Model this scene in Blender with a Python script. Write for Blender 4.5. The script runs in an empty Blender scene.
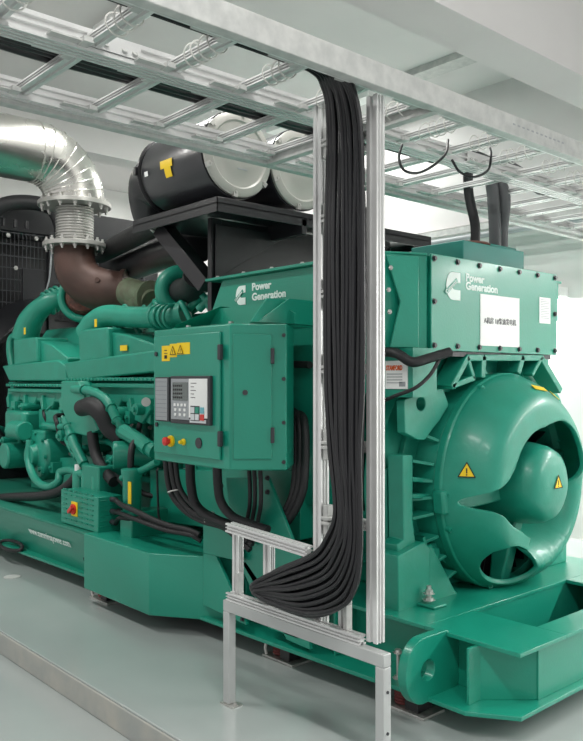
import bpy, math, random
from mathutils import Vector, Matrix
random.seed(7)
C = bpy.context.scene.collection
pi = math.pi
# ------------------------------------------------------------------ camera
FX, FY = -0.748, 0.6637
F = Vector((FX, FY, 0)).normalized(); R = Vector((F.y, -F.x, 0)); U = Vector((0, 0, 1))
EYE = Vector((0, 0, 1.465)); FOC = 790.0
cam = bpy.data.cameras.new('camera'); co = bpy.data.objects.new('camera', cam); C.objects.link(co)
co.location = EYE; co.rotation_euler = (pi/2, 0, math.atan2(-F.x, F.y))
cam.sensor_fit = 'HORIZONTAL'; cam.sensor_width = 36; cam.lens = FOC/583*36; cam.shift_y = 9.5/583
bpy.context.scene.camera = co
def P(px, py, x=None, y=None, z=None):
    """point of the place seen at a pixel, on the plane x=, y= or z="""
    d = F + R*((px-291.5)/FOC) + U*((380-py)/FOC)
    if x is not None: t = x/d.x
    elif y is not None: t = y/d.y
    else: t = (z-EYE.z)/d.z
    return EYE + d*t
# ------------------------------------------------------------------ materials
def lin(c): return tuple(((v/255+.055)/1.055)**2.4 if v/255 > .04045 else v/255/12.92 for v in c)+(1,)
def mat(name, c, rough=.5, metal=0, c2=None, scale=4, bump=0, bscale=60, coat=0, emit=0, mixw=.5, stretch=None):
    m = bpy.data.materials.new(name); m.use_nodes = True; nt = m.node_tree; b = nt.nodes['Principled BSDF']
    b.inputs['Base Color'].default_value = lin(c); b.inputs['Roughness'].default_value = rough; b.inputs['Metallic'].default_value = metal
    if coat: b.inputs['Coat Weight'].default_value = coat; b.inputs['Coat Roughness'].default_value = .15
    if emit:
        b.inputs['Emission Color'].default_value = lin(c); b.inputs['Emission Strength'].default_value = emit
    tc = nt.nodes.new('ShaderNodeTexCoord'); vec = tc.outputs['Object']
    if stretch:
        mp = nt.nodes.new('ShaderNodeMapping'); mp.inputs['Scale'].default_value = stretch
        nt.links.new(vec, mp.inputs['Vector']); vec = mp.outputs['Vector']
    n = nt.nodes.new('ShaderNodeTexNoise'); n.inputs['Scale'].default_value = scale; n.inputs['Detail'].default_value = 6
    nt.links.new(vec, n.inputs['Vector'])
    rp = nt.nodes.new('ShaderNodeValToRGB'); rp.color_ramp.elements[0].position = mixw-.15; rp.color_ramp.elements[1].position = mixw+.2
    rp.color_ramp.elements[0].color = lin(c); rp.color_ramp.elements[1].color = lin(c2 or tuple(min(255, v*1.04+1) for v in c))
    nt.links.new(n.outputs['Fac'], rp.inputs['Fac']); nt.links.new(rp.outputs['Color'], b.inputs['Base Color'])
    mr = nt.nodes.new('ShaderNodeMapRange'); mr.inputs['To Min'].default_value = max(.02, rough-.07); mr.inputs['To Max'].default_value = min(1, rough+.07)
    nt.links.new(n.outputs['Fac'], mr.inputs['Value']); nt.links.new(mr.outputs['Result'], b.inputs['Roughness'])
    if bump:
        n2 = nt.nodes.new('ShaderNodeTexNoise'); n2.inputs['Scale'].default_value = bscale; nt.links.new(vec, n2.inputs['Vector'])
        bp = nt.nodes.new('ShaderNodeBump'); bp.inputs['Strength'].default_value = bump; bp.inputs['Distance'].default_value = .01
        nt.links.new(n2.outputs['Fac'], bp.inputs['Height']); nt.links.new(bp.outputs['Normal'], b.inputs['Normal'])
    return m
GREEN = mat('green_paint', (20, 140, 116), .36, c2=(23, 144, 120), scale=3, bump=.06, bscale=90, coat=.25)
GREENC = mat('cast_green_paint', (23, 136, 113), .42, c2=(30, 144, 121), scale=9, bump=.07, bscale=55, coat=.15)
DGREEN = mat('deck_green_paint', (26, 124, 103), .5, c2=(74, 134, 116), scale=2.2, bump=.1, coat=.1, mixw=.62)
BLACK = mat('black_paint', (27, 28, 31), .38, scale=8, coat=.2)
CLEANER = mat('air_cleaner_shell', (44, 45, 49), .3, scale=6, coat=.3)
RUBBER = mat('black_rubber', (26, 27, 29), .55, scale=30, bump=.1)
CABLE = mat('cable_jacket', (26, 27, 30), .38, scale=25)
VOID = mat('dark_interior', (14, 16, 17), .8)
GALV = mat('galvanised_steel', (182, 184, 182), .5, .2, c2=(202, 203, 200), scale=22, bump=.08, mixw=.5)
ALU = mat('extruded_aluminium', (218, 219, 218), .32, .35, scale=9, stretch=(1, 1, 1))
FRAMEG = mat('grey_square_tube', (184, 187, 186), .4, .25, scale=6)
SILVER = mat('stainless_duct', (206, 206, 200), .27, .95, scale=5, bump=.05, bscale=8)
STEEL = mat('steel', (190, 190, 186), .35, .7)
FLANGE = mat('flange_steel', (170, 170, 165), .4, .6)
BROWN = mat('heat_browned_steel', (72, 54, 48), .52, .25, c2=(86, 62, 54), scale=4, bump=.06)
OLIVE = mat('faded_olive_casting', (102, 118, 92), .6, c2=(92, 92, 74), scale=12)
WRAP = mat('scorched_wrap', (110, 62, 50), .7, c2=(60, 50, 44), scale=30, bump=.4)
WHITE = mat('white_label', (232, 234, 232), .5)
OFFW = mat('lettering_white', (225, 238, 232), .5)
PALE = mat('pale_end_cap', (168, 168, 162), .4, .1)
YELL = mat('yellow_label', (236, 200, 20), .45)
RED = mat('red_plastic', (208, 44, 36), .35, coat=.4)
ORANGE = mat('orange_print', (220, 96, 40), .5)
GREYP = mat('grey_panel', (150, 155, 158), .4)
LGREY = mat('light_grey_key', (205, 210, 212), .4)
DGREY = mat('charcoal_plastic', (52, 54, 58), .4)
LCD = mat('lcd_screen', (96, 104, 102), .25, coat=.5)
BLUEG = mat('teal_key', (110, 180, 190), .4)
INK = mat('black_ink', (28, 28, 28), .6)
REDBR = mat('red_brown_rubber', (110, 50, 48), .6)
TIE = mat('white_tie', (205, 205, 200), .5)
WALL = mat('white_wall', (222, 224, 221), .7, scale=1.5)
CEIL = mat('ceiling_paint', (206, 204, 203), .75, scale=1)
EPOXY = mat('grey_epoxy', (164, 173, 171), .2, c2=(173, 180, 178), scale=.9, coat=.4)
EDGE = mat('worn_plinth_edge', (164, 168, 164), .6, c2=(186, 184, 174), scale=5, bump=.3, bscale=14, mixw=.52)
TUBE = mat('lamp_tube', (255, 255, 250), .4, emit=6)
TEALB = mat('bluish_green_box', (28, 122, 112), .5)
# ------------------------------------------------------------------ mesh builder
def V(*a): return Vector(a)
def frame(d):
    d = Vector(d).normalized(); a = Vector((0, 0, 1)) if abs(d.z) < .9 else Vector((1, 0, 0))
    s = d.cross(a).normalized(); return s, s.cross(d).normalized()
class MB:
    def __init__(s): s.v = []; s.f = []
    def add(s, vs, fs):
        n = len(s.v); s.v += [tuple(v) for v in vs]; s.f += [tuple(i+n for i in f) for f in fs]; return s
    def box(s, x0, x1, y0, y1, z0, z1):
        x0, x1 = sorted((x0, x1)); y0, y1 = sorted((y0, y1)); z0, z1 = sorted((z0, z1))
        return s.add([(x0,y0,z0),(x1,y0,z0),(x1,y1,z0),(x0,y1,z0),(x0,y0,z1),(x1,y0,z1),(x1,y1,z1),(x0,y1,z1)],
              [(0,3,2,1),(4,5,6,7),(0,1,5,4),(1,2,6,5),(2,3,7,6),(3,0,4,7)])
    def obox(s, c, a, b, w, h, d):
        """box centred at c, width along a, height along b, depth along a x b"""
        c = Vector(c); a = Vector(a).normalized(); b = Vector(b).normalized(); n = a.cross(b)
        vs = [c+a*(i*w/2)+b*(j*h/2)+n*(k*d/2) for k in (-1,1) for i, j in ((-1,-1),(1,-1),(1,1),(-1,1))]
        return s.add(vs, [(3,2,1,0),(4,5,6,7),(0,1,5,4),(1,2,6,5),(2,3,7,6),(3,0,4,7)])
    def bar(s, p0, p1, w, h, up=(0,0,1)):
        p0 = Vector(p0); p1 = Vector(p1); d = (p1-p0); L = d.length; d.normalize(); a = d.cross(Vector(up)).normalized(); b = a.cross(d)
        return s.obox((p0+p1)/2, d, b, L, h, w)
    def prism(s, pts, vec):
        vec = Vector(vec); n = len(pts); vs = [Vector(p) for p in pts]+[Vector(p)+vec for p in pts]
        nn = Vector((0,0,0))
        for i in range(n): nn += vs[i].cross(vs[(i+1) % n])
        fs = [tuple(range(n)), tuple(range(2*n-1, n-1, -1))]+[(i, i+n, (i+1) % n+n, (i+1) % n) for i in range(n)]
        if nn.dot(vec) > 0: fs = [tuple(reversed(f)) for f in fs]
        return s.add(vs, fs)
    def lathe(s, o, d, prof, seg=32, a0=0, a1=2*pi, closed=None):
        """prof: list of (distance along d, radius)"""
        o = Vector(o); d = Vector(d).normalized(); a, b = frame(d); full = abs(a1-a0-2*pi) < 1e-4; n = seg if full else seg+1
        vs = []; fs = []
        for (t, r) in prof:
            for i in range(n):
                q = a0+(a1-a0)*i/seg; vs.append(o+d*t+(a*math.cos(q)+b*math.sin(q))*max(r, 1e-4))
        for k in range(len(prof)-1):
            for i in range(seg):
                j = (i+1) % n if full else i+1
                fs.append((k*n+i, k*n+j, (k+1)*n+j, (k+1)*n+i))
        return s.add(vs, fs)
    def cyl(s, p0, p1, r, r2=None, seg=20):
        p0 = Vector(p0); p1 = Vector(p1); L = (p1-p0).length; r2 = r if r2 is None else r2
        return s.lathe(p0, p1-p0, [(0,0),(0,r),(L,r2),(L,0)], seg)
    def tube(s, pts, r, seg=12, n=8, smooth=True, cap=True):
        pts = [Vector(p) for p in pts]
        rr = r if isinstance(r, (list, tuple)) else [r]*len(pts)
        if smooth and len(pts) > 2:
            q = [pts[0]*2-pts[1]]+pts+[pts[-1]*2-pts[-2]]; out = []; ro = []
            for i in range(1, len(q)-2):
                for k in range(n):
                    t = k/n; a, b, c, d = q[i-1:i+3]
                    out.append(.5*((2*b)+(c-a)*t+(2*a-5*b+4*c-d)*t*t+(3*b-a-3*c+d)*t**3)); ro.append(rr[i-1]*(1-t)+rr[i]*t)
            out.append(pts[-1]); ro.append(rr[-1]); pts, rr = out, ro
        vs = []; fs = []; a = None
        for i, p in enumerate(pts):
            d = (pts[min(i+1, len(pts)-1)]-pts[max(i-1, 0)]).normalized()
            if a is None: a, _ = frame(d)
            a = (a-d*a.dot(d)).normalized(); b = d.cross(a)
            for k in range(seg):
                q = 2*pi*k/seg; vs.append(p+(a*math.cos(q)+b*math.sin(q))*rr[i])
        for i in range(len(pts)-1):
            for k in range(seg):
                j = (k+1) % seg; fs.append((i*seg+k, i*seg+j, (i+1)*seg+j, (i+1)*seg+k))
        if cap:
            fs.append(tuple(range(seg-1, -1, -1))); fs.append(tuple(range((len(pts)-1)*seg, len(pts)*seg)))
        return s.add(vs, fs)
    def ring(s, c, d, r, t, seg=36, ts=8):
        c = Vector(c); d = Vector(d).normalized(); a, b = frame(d); vs = []; fs = []
        for i in range(seg):
            q = 2*pi*i/seg; e = a*math.cos(q)+b*math.sin(q)
            for k in range(ts):
                w = 2*pi*k/ts; vs.append(c+e*(r+t*math.cos(w))+d*(t*math.sin(w)))
        for i in range(seg):
            for k in range(ts):
                j = (i+1) % seg; l = (k+1) % ts; fs.append((i*ts+k, j*ts+k, j*ts+l, i*ts+l))
        return s.add(vs, fs)
    def bolt(s, c, d, r=.012, h=.012):
        c = Vector(c); d = Vector(d).normalized(); s.lathe(c, d, [(0,0),(0,r*1.5),(.003,r*1.5),(.003,r),(h,r),(h,0)], 6); return s
    def build(s, name, m, parent=None, smooth=True, bevel=0, solid=0, angle=38):
        me = bpy.data.meshes.new(name); me.from_pydata(s.v, [], s.f); me.materials.append(m); me.validate(); me.update()
        o = bpy.data.objects.new(name, me); C.objects.link(o)
        if smooth and len(me.polygons):
            me.shade_smooth(); me.set_sharp_from_angle(angle=math.radians(angle))
        if parent: o.parent = parent; o.matrix_parent_inverse = Matrix.Translation(-abs_loc(parent))
        if solid:
            q = o.modifiers.new('t', 'SOLIDIFY'); q.thickness = solid; q.offset = 0
        if bevel:
            q = o.modifiers.new('b', 'BEVEL'); q.width = bevel; q.segments = 2; q.limit_method = 'ANGLE'; q.harden_normals = False
        return o
def abs_loc(o):
    v = Vector(o.location)
    return v if o.type == 'EMPTY' else Vector((0, 0, 0))
def tag(o, label=None, cat=None, group=None, kind=None):
    if label: o['label'] = label
    if cat: o['category'] = cat
    if group: o['group'] = group
    if kind: o['kind'] = kind
    return o
def thing(name, label, cat, loc, group=None):
    o = bpy.data.objects.new(name, None); C.objects.link(o); o.location = loc; o.empty_display_size = .1
    return tag(o, label, cat, group)
def lab(o, l): o['label'] = l; return o
def text(body, size, c, right, up, m, parent, name='lettering', bold=.0, align='LEFT', wfac=1):
    cu = bpy.data.curves.new('t', 'FONT'); cu.body = body; cu.size = size; cu.extrude = .0008; cu.offset = bold; cu.align_x = align; cu.resolution_u = 3
    t = bpy.data.objects.new('t', cu); C.objects.link(t); bpy.context.view_layer.update()
    me = bpy.data.meshes.new_from_object(t); bpy.data.objects.remove(t)
    a = Vector(right).normalized(); b = Vector(up).normalized(); n = a.cross(b); c = Vector(c)
    for v in me.vertices: v.co = c+a*(v.co.x*wfac)+b*v.co.y+n*(v.co.z+.001)
    me.materials.clear(); me.materials.append(m); o = bpy.data.objects.new(name, me); C.objects.link(o)
    if parent: o.parent = parent; o.matrix_parent_inverse = Matrix.Translation(-abs_loc(parent))
    return o
X = V(1,0,0); Y = V(0,1,0); Z = V(0,0,1)
# ------------------------------------------------------------------ the setting
def struct(name, mb, m, **k):
    o = mb.build(name, m, **k); o['kind'] = 'structure'; return o
PY0 = 1.79
struct('floor', MB().box(-11, 3.5, -3, 8, -.235, -.135), EPOXY)
struct('trim_1', MB().box(-10.9, 3.0, PY0, 6.8, -.135, -.012), EDGE, bevel=.006)
struct('trim_2', MB().box(-10.9, 3.0, PY0+.004, 6.8, -.012, 0), EPOXY, bevel=.004)
struct('wall_back', MB().box(-11, 3.5, 7.0, 7.2, -.135, 4.5), WALL)
struct('wall_left', MB().box(-11.2, -11, -3, 7.2, -.135, 4.5), WALL)
struct('ceiling', MB().box(-11.2, 3.5, -3, 7.2, 4.4, 4.5), CEIL)
struct('trim_3', MB().box(-2.55, -2.27, -3, 7.0, 3.2, 4.4), CEIL)
struct('trim_4', MB().box(-8.2, -7.9, -3, 7.0, 3.95, 4.4), CEIL)
struct('trim_5', MB().box(-11, 3.5, 6.7, 7.0, 3.05, 4.4), CEIL)
tag(MB().box(-5.0,-2.55,5.80,6.0,4.34,4.4).build('ceiling_channel', GALV), 'grey steel channel fixed across the ceiling behind the white beam', 'channel')
# ------------------------------------------------------------------ generator
G = thing('diesel_generator', 'large green diesel generator set with control cabinet, alternator and radiator on a steel base', 'generator', (-4.5, 3.65, .1))
CY, CZ = 3.65, .93
# --- base
sk = MB()
X0 = -8.6; XR = -1.755
# bottom flange outline
bot = [(X0,2.45),(-2.9,2.62),(-2.12,2.657),(-1.93,2.657),(-1.75,2.78),(-1.765,4.6),(X0,4.75)]
sk.prism([(x,y,.1) for x,y in bot], (0,0,.018))
# right top flange with the opening
for a in ([(-4.4,2.78),(-2.24,2.78),(-2.24,4.55),(-4.4,4.55)], [(-2.24,2.78),(XR,2.78),(XR,3.14),(-2.24,3.14)],
          [(-1.9,3.14),(XR,3.14),(XR,4.55),(-1.9,4.55)], [(-2.24,4.0),(-1.9,4.0),(-1.9,4.55),(-2.24,4.55)]):
    sk.prism([(x,y,.352) for x,y in a], (0,0,.018))
sk.box(-4.4,-1.95,2.87,2.885,.118,.352); sk.box(-4.4,-1.9,4.45,4.465,.118,.352)
sk.box(-1.81,-1.795,2.98,4.55,.118,.352)
sk.prism([(-1.96,2.80,.118),(-1.80,2.985,.118),(-1.80,3.0,.118),(-1.975,2.81,.118)], (0,0,.234))
for xx in (-1.965, -2.75, -3.1, -3.45): sk.box(xx-.006, xx+.006, 2.72, 2.88, .118, .352)
sk.box(-2.26,-2.245,2.885,4.4,.118,.352); sk.box(-2.24,-1.9,3.12,3.135,.118,.352)
sk.build('base_rail', GREEN, G, bevel=.002)
MB().box(-2.24,-1.9,3.14,4.4,.119,.125).build('drip_tray', VOID, G)
# left part: raised deck, slanted side plate
bl = MB()
dk = [(X0,2.46),(-3.97,2.46),(-3.62,2.74),(-3.62,4.6),(X0,4.6)]
bl.prism([(x,y,.43) for x,y in dk], (0,0,.02))
bl.build('base_deck', DGREEN, G, bevel=.003)
sp = MB(); sp.prism([(X0,2.475,.43),(X0,2.60,.118),(X0,2.64,.118),(X0,2.515,.43)], (4.3,0,0))
web = sp.build('side_plate', GREEN, G)
def decaltext(body, p0, size, wf, up, m, par): return text(body, size, p0, X, up, m, par, wfac=wf)
wa = P(37,532,y=2.50); wd = V(0,-.125,.312).normalized()
text('www.cumminspower.com', .082, (wa.x-.17,2.506+.014,.292), X, wd, OFFW, web, bold=.0012, wfac=.80)
MB().cyl((-5.02,2.552,.235),(-5.02,2.6,.235),.03).build('drain_hole', VOID, web)
# side step box
xb = P(88,540,y=2.45).x; xc = P(149,552,y=2.42).x
MB().prism([(xb,2.42,.1),(xc,2.42,.1),(-3.5,2.74,.1),(-3.5,3.0,.1),(xb,3.0,.1)], (0,0,.36)).build('side_box', GREEN, G, bevel=.006)
# transfer piece between the two base heights
MB().box(-3.64,-3.2,2.80,4.5,.35,.44).build('step_plate', GREEN, G, bevel=.004)
# pedestal below the control cabinet
pd = MB(); yp = 2.60
def poly(pts, y, t=.02): return [P(a,b,y=y) for a,b in pts], (0,t,0)
for pts in ([(203,521),(241,531),(241,562),(203,553)], [(203,553),(216,556),(246,625),(203,605)], [(238,560),(246,562),(300,640),(268,628)], [(226,478),(268,478),(300,560),(310,650),(287,640),(240,560),(232,540)]):
    a, v = poly(pts, yp if pts[0][0] < 220 else yp+.04); pd.prism(a, v)
pd.box(P(203,521,y=yp).x, P(241,531,y=yp).x, yp, yp+.3, P(203,521,y=yp).z-.02, P(203,521,y=yp).z)
ped = pd.build('cabinet_pedestal', GREEN, G, bevel=.003)
pb = MB()
for a, b in ((268,478),(268,492),(243,619),(222,486)): pb.bolt(P(a,b,y=yp-.001), -Y, .01, .014)
pb.build('bolt', DGREY, ped)
# lifting eye plate
ex = -2.165; ey = MB(); pts = []
for k in range(25):
    q = pi*.5+pi*k/24; pts.append((ex, 2.63+.12*math.cos(q), .238+.14*math.sin(q)))
pts += [(ex,2.87,.119),(ex,2.87,.35),(ex,2.78,.378)]
hole = [(ex, 2.655+.045*math.cos(2*pi*k/24), .235+.045*math.sin(2*pi*k/24)) for k in range(24)]
def plate_hole(mb, outer, hole, vec):
    """flat plate with one round hole: bridge outer outline to hole by angle"""
    hc = sum((Vector(h) for h in hole), Vector())/len(hole); vec = Vector(vec); n = vec.normalized(); a, b = frame(n)
    ang = lambda p: math.atan2((Vector(p)-hc).dot(b), (Vector(p)-hc).dot(a))
    # resample the outline by angle
    m = 96; O = []; H = []; hr = (Vector(hole[0])-hc).length; k = len(outer)
    for i in range(m):
        q = 2*pi*i/m; d = a*math.cos(q)+b*math.sin(q); best = None
        for j in range(k):
            p = Vector(outer[j])-hc; r_ = Vector(outer[(j+1) % k])-hc; p = Vector((p.dot(a), p.dot(b))); r_ = Vector((r_.dot(a), r_.dot(b)))
            e = r_-p; D = Vector((math.cos(q), math.sin(q))); den = D.x*e.y-D.y*e.x
            if abs(den) < 1e-9: continue
            t = (p.x*e.y-p.y*e.x)/den; s_ = (p.x*D.y-p.y*D.x)/den
            if t > 0 and -1e-6 <= s_ <= 1+1e-6 and (best is None or t > best): best = t
        O.append(hc+d*(best or hr*1.3)); H.append(hc+d*hr)
    vs = O+H+[v+vec for v in O]+[v+vec for v in H]; fs = []
    for i in range(m):
        j = (i+1) % m
        fs += [(i,m+i,m+j,j),(2*m+i,2*m+j,3*m+j,3*m+i),(i,j,2*m+j,2*m+i),(m+i,3*m+i,3*m+j,m+j)]
    mb.add(vs, fs)
plate_hole(ey, pts, hole, (.045,0,0)); ey.build('lifting_eye', GREEN, G, bevel=.003)
sb = MB(); q0 = P(397,650,z=.3); qx = P(398,670,y=2.73).x; sb.cyl((qx,2.73,.12),(qx,2.73,.24),.008).bolt((qx,2.73,.232),Z,.016,.016).bolt((qx,2.73,.118),Z,.018,.012)
sb.build('anchor_bolt', STEEL, G)
# --- alternator
alt = MB(); o = V(-4.2,CY,CZ)
alt.lathe(o, X, [(0,0),(0,.70),(.12,.74),(.3,.74),(.32,.66),(.9,.66),(.92,.70),(1.0,.70),(1.02,.66),(1.45,.66),(1.47,.74),(1.56,.74),(1.56,.60),(1.58,.0)], 64)
body = alt.build('alternator_housing', GREENC, G)
rb = MB()
for k in range(14):
    q = 2*pi*k/14+.2; d = V(0, math.cos(q), math.sin(q)); rb.obox(o+d*.68+X*.62, X, d, .60, .08, .02); rb.obox(o+d*.68+X*1.24, X, d, .42, .08, .02)
rb.build('housing_rib', GREENC, body)
lo = MB(); lo.box(-4.1,-2.72,3.12,4.2,.37,.75); lo.build('alternator_foot', GREENC, G, bevel=.02)
# upper carrier below the terminal box
up = MB(); up.prism([(-2.68,3.02,1.35),(-2.68,3.06,1.60),(-2.68,4.24,1.60),(-2.68,4.28,1.35)], (-1.3,0,0)); up.build('terminal_box_seat', GREENC, G, bevel=.01)
# end bracket: back ring, radial ribs, outer lip
CY2, CZ2 = 3.725, .92
br = MB(); bc = V(-2.64,CY2,CZ2)
br.lathe(bc, X, [(0,.5),(0,.68),(.03,.68),(.03,.5)], 72)
br.lathe(bc, X, [(.03,.58),(.16,.58),(.18,.565),(.18,.53),(.03,.53)], 72)
for q0, q1 in ((200,232),(308,340)):
    br.lathe(bc, X, [(.03,.69),(.15,.69),(.15,.67),(.03,.67),(.03,.69)], 16, math.radians(q0), math.radians(q1))
for dg in (24, 66, 78, 102, 114, 156, 168, 176, 184, 192, 204, 216, 228, 336, 348, 0, 12):
    q = math.radians(dg); d = V(0, math.cos(q), math.sin(q)); t = X.cross(d)
    br.prism([bc+X*.03+d*.59-t*.008, bc+X*.165+d*.59-t*.008, bc+X*.11+d*.69-t*.008, bc+X*.03+d*.69-t*.008], t*.016)
bkt = br.build('end_bracket', GREENC, G, bevel=.002)
# top truss with three triangular cut outs: bars
tr = MB(); xt = -2.50
nodes = [(444,386),(459,358),(465,378),(475,358),(474,376),(514,358),(510,372),(533,358),(524,374),(552,390)]
W = [P(a,b,x=xt) for a,b in nodes]
def bar3(i, j, w=.03, d=.12): tr.bar(W[i], W[j], d, w, up=(1,0,0)) if False else tr.obox((W[i]+W[j])/2, (W[j]-W[i]), X.cross((W[j]-W[i]).normalized()), (W[j]-W[i]).length+.02, w, d)
for i, j, w_ in ((0,1,.035),(1,3,.035),(3,5,.035),(5,7,.035),(1,2,.025),(3,4,.04),(5,6,.04),(7,8,.025),(7,9,.04),(0,2,.03)): bar3(i, j, w_)
bkt2 = tr.build('bracket_truss', GREENC, bkt, bevel=.005)
# eared lug with a hole, left of the bracket
lg = MB(); lp = [(404,400),(414,396),(443,388),(449,405),(440,420),(432,430),(425,440),(418,440),(405,433)]
xt = -2.49; L3 = [P(a,b,x=xt) for a,b in lp]; hc = P(421,404,x=xt)
plate_hole(lg, L3, [hc+V(0,math.cos(2*pi*k/24),math.sin(2*pi*k/24))*.034 for k in range(24)], (-.05,0,0))
lg.build('lifting_lug', GREENC, bkt, bevel=.004)
# left side frame of the bracket and feet
sf = MB()
def pl(pts, x, t): sf.prism([P(a,b,x=x) for a,b in pts], (-t,0,0))
pl([(403,455),(413,455),(413,520),(416,545),(440,548),(440,560),(414,562),(400,566),(397,545),(404,540)], -2.50, .10)
pl([(413,477),(442,480),(442,484),(413,482)], -2.5, .1); pl([(413,494),(442,494),(442,499),(413,499)], -2.5, .1)
pl([(386,470),(403,462),(403,560),(388,556)], -2.62, .06)
pl([(398,556),(424,542),(430,548),(431,600),(421,618),(398,613)], -2.46, .16)
pl([(424,548),(432,545),(455,590),(480,612),(470,618),(440,612),(421,618)], -2.47, .03)
pl([(424,546),(446,540),(462,566),(455,570)], -2.52, .05)
sf.box(-2.62,-2.36,3.0,3.10,.37,.385); sf.box(-2.62,-2.46,4.1,4.4,.37,.9)
sf.build('bracket_foot', GREENC, bkt, bevel=.006)
fb = MB(); qb = P(424,596,x=-2.45); fb.cyl((-2.42,qb.y,.40),(-2.42,qb.y,.47),.012).bolt((-2.42,qb.y,.43),Z,.02,.02).bolt((-2.42,qb.y,.40),Z,.022,.014)
fb.build('foot_bolt', STEEL, bkt)
# dark rotor inside
ro = MB(); ro.lathe(V(-2.60,CY2,CZ2), X, [(0,0),(0,.53),(.02,.53),(.02,0)], 48)
ro.build('rotor_well', VOID, G)
fn = MB()
for k in range(40):
    q = 2*pi*k/40; d = V(0, math.cos(q), math.sin(q)); fn.obox(V(-2.52,CY2,CZ2)+d*.42, X, d, .08, .22, .006)
fn.lathe(V(-2.58,CY2,CZ2), X, [(0,.3),(.1,.3),(.1,.28)], 40)
fn.build('fan_blade', BLACK, G); 
# cover with window openings
TAB = [(0,.66),(20,.66),(45,.70),(62,.78),(78,.92),(92,1),(150,1),(162,.97),(172,.86),(179,.62),(184,.14),(188,.14),(192,.52),(197,.68),(206,.78),(222,.95),(240,1),(262,1),(338,1),(350,.85),(360,.66)]
HOLES = [(219,267,.12,.80),(273,286,.10,.27),(294,308,.10,.27)]
def smooth(t): t = max(0, min(1, t)); return t*t*(3-2*t)
def lin_(d):
    d %= 360
    for (a, p), (b, q) in zip(TAB, TAB[1:]):
        if a <= d <= b: return p+(q-p)*(d-a)/(b-a)
def smax(d): return sum(lin_(d+k)*math.exp(-(k/2.2)**2) for k in range(-8, 9))/sum(math.exp(-(k/2.2)**2) for k in range(-8, 9))
def gap(d):
    """open interval of the cover wall at angle d, or None"""
    for a, b, lo_, hi_ in HOLES:
        if a < d < b:
            u = (d-(a+b)/2)/((b-a)/2); w_ = (1-abs(u)**2.6)**.5; m_ = lo_+(hi_-lo_)*.42; return m_-(m_-lo_)*w_, m_+(hi_-m_)*w_
    return None
cc = V(-2.455,CY2,CZ2)
def prof(s, d):
    q = math.radians(d); low = smooth((math.cos(math.radians(d-305))-.40)/.5)
    r = .565-.265*s**1.25; x = .02+.225*math.sin(min(1, s*1.35)*pi/2)
    r2 = .565-.355*s; x2 = .03+.185*math.sin(min(1, s*2.3)*pi/2)-.30*smooth((s-.38)/.7)
    r = r*(1-low)+r2*low; x = x*(1-low)+x2*low
    return cc+X*x+V(0, math.cos(q), math.sin(q))*r
cv = MB(); N = 360; vs = []; fs = []; S = 12
for i in range(N):
    d = i+.5; sm = smax(d); g_ = gap(d); a, b = g_ if g_ else (.32, .32)
    if not g_:
        for A_, B_, lo_, hi_ in HOLES:
            m_ = lo_+(hi_-lo_)*.42; wq = max(0, 1-min(abs(d-A_), abs(d-B_))/3) if not (A_ < d < B_) else 0
            if wq: a = b = .32*(1-wq)+m_*wq
    if not g_: a = b = min(a, sm*.7)
    for k in range(S+1): vs.append(prof(a*k/S, d))
    for k in range(S+1): vs.append(prof(b+(sm-b)*k/S, d))
M2 = 2*(S+1)
for i in range(N):
    j = (i+1) % N
    for k in range(2*S+1):
        if k == S and (gap(i+.5) or gap(j+.5)): continue
        fs.append((i*M2+k, j*M2+k, j*M2+k+1, i*M2+k+1))
cv.add(vs, fs); cv_ = cv; cover = cv.build('end_cover', GREENC, G, angle=60)
wm = cover.modifiers.new('w', 'WELD'); wm.merge_threshold = .0002
sm_o = cover.modifiers.new('t', 'SOLIDIFY'); sm_o.thickness = .026; sm_o.offset = 0
cover.modifiers.new('b', 'BEVEL').width = .006
rim = MB(); rim.lathe(cc, X, [(-.02,.53),(-.02,.585),(.02,.585),(.035,.572),(.035,.55),(0,.53)], 96); rim.build('cover_rim', GREENC, cover, bevel=.004)
bs = MB()
for dg in (118, 182, 200, 250, 300, 62, 20, 340):
    q = math.radians(dg); d = V(0, math.cos(q), math.sin(q)); bs.cyl(cc+d*.563, cc+d*.563+X*.05, .02, seg=14); bs.bolt(cc+d*.563+X*.05, X, .011, .01)
bs.build('cover_bolt', GREENC, cover)
cp = MB(); cp.lathe(V(-2.5,CY2,CZ2), X, [(0,.25),(.10,.225),(.22,.213),(.28,.202),(.32,.182),(.345,.142),(.357,.08),(.36,0)], 56)
cap = cp.build('hub_cap', GREENC, cover)
ar = MB()
for dg, w in ((8,.13), (186,.12), (262,.08), (72,.0)):
    if not w: continue
    q = math.radians(dg); d = V(0, math.cos(q), math.sin(q)); t = X.cross(d)
    ar.prism([cc+d*.2-t*w*.5+X*.12, cc+d*.2-t*w*.5-X*.02, cc+d*.6-t*w*.5-X*.02, cc+d*.6-t*w*.5+X*.05], t*w)
ar.build('cover_arm', GREENC, cover, bevel=.012)
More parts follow.
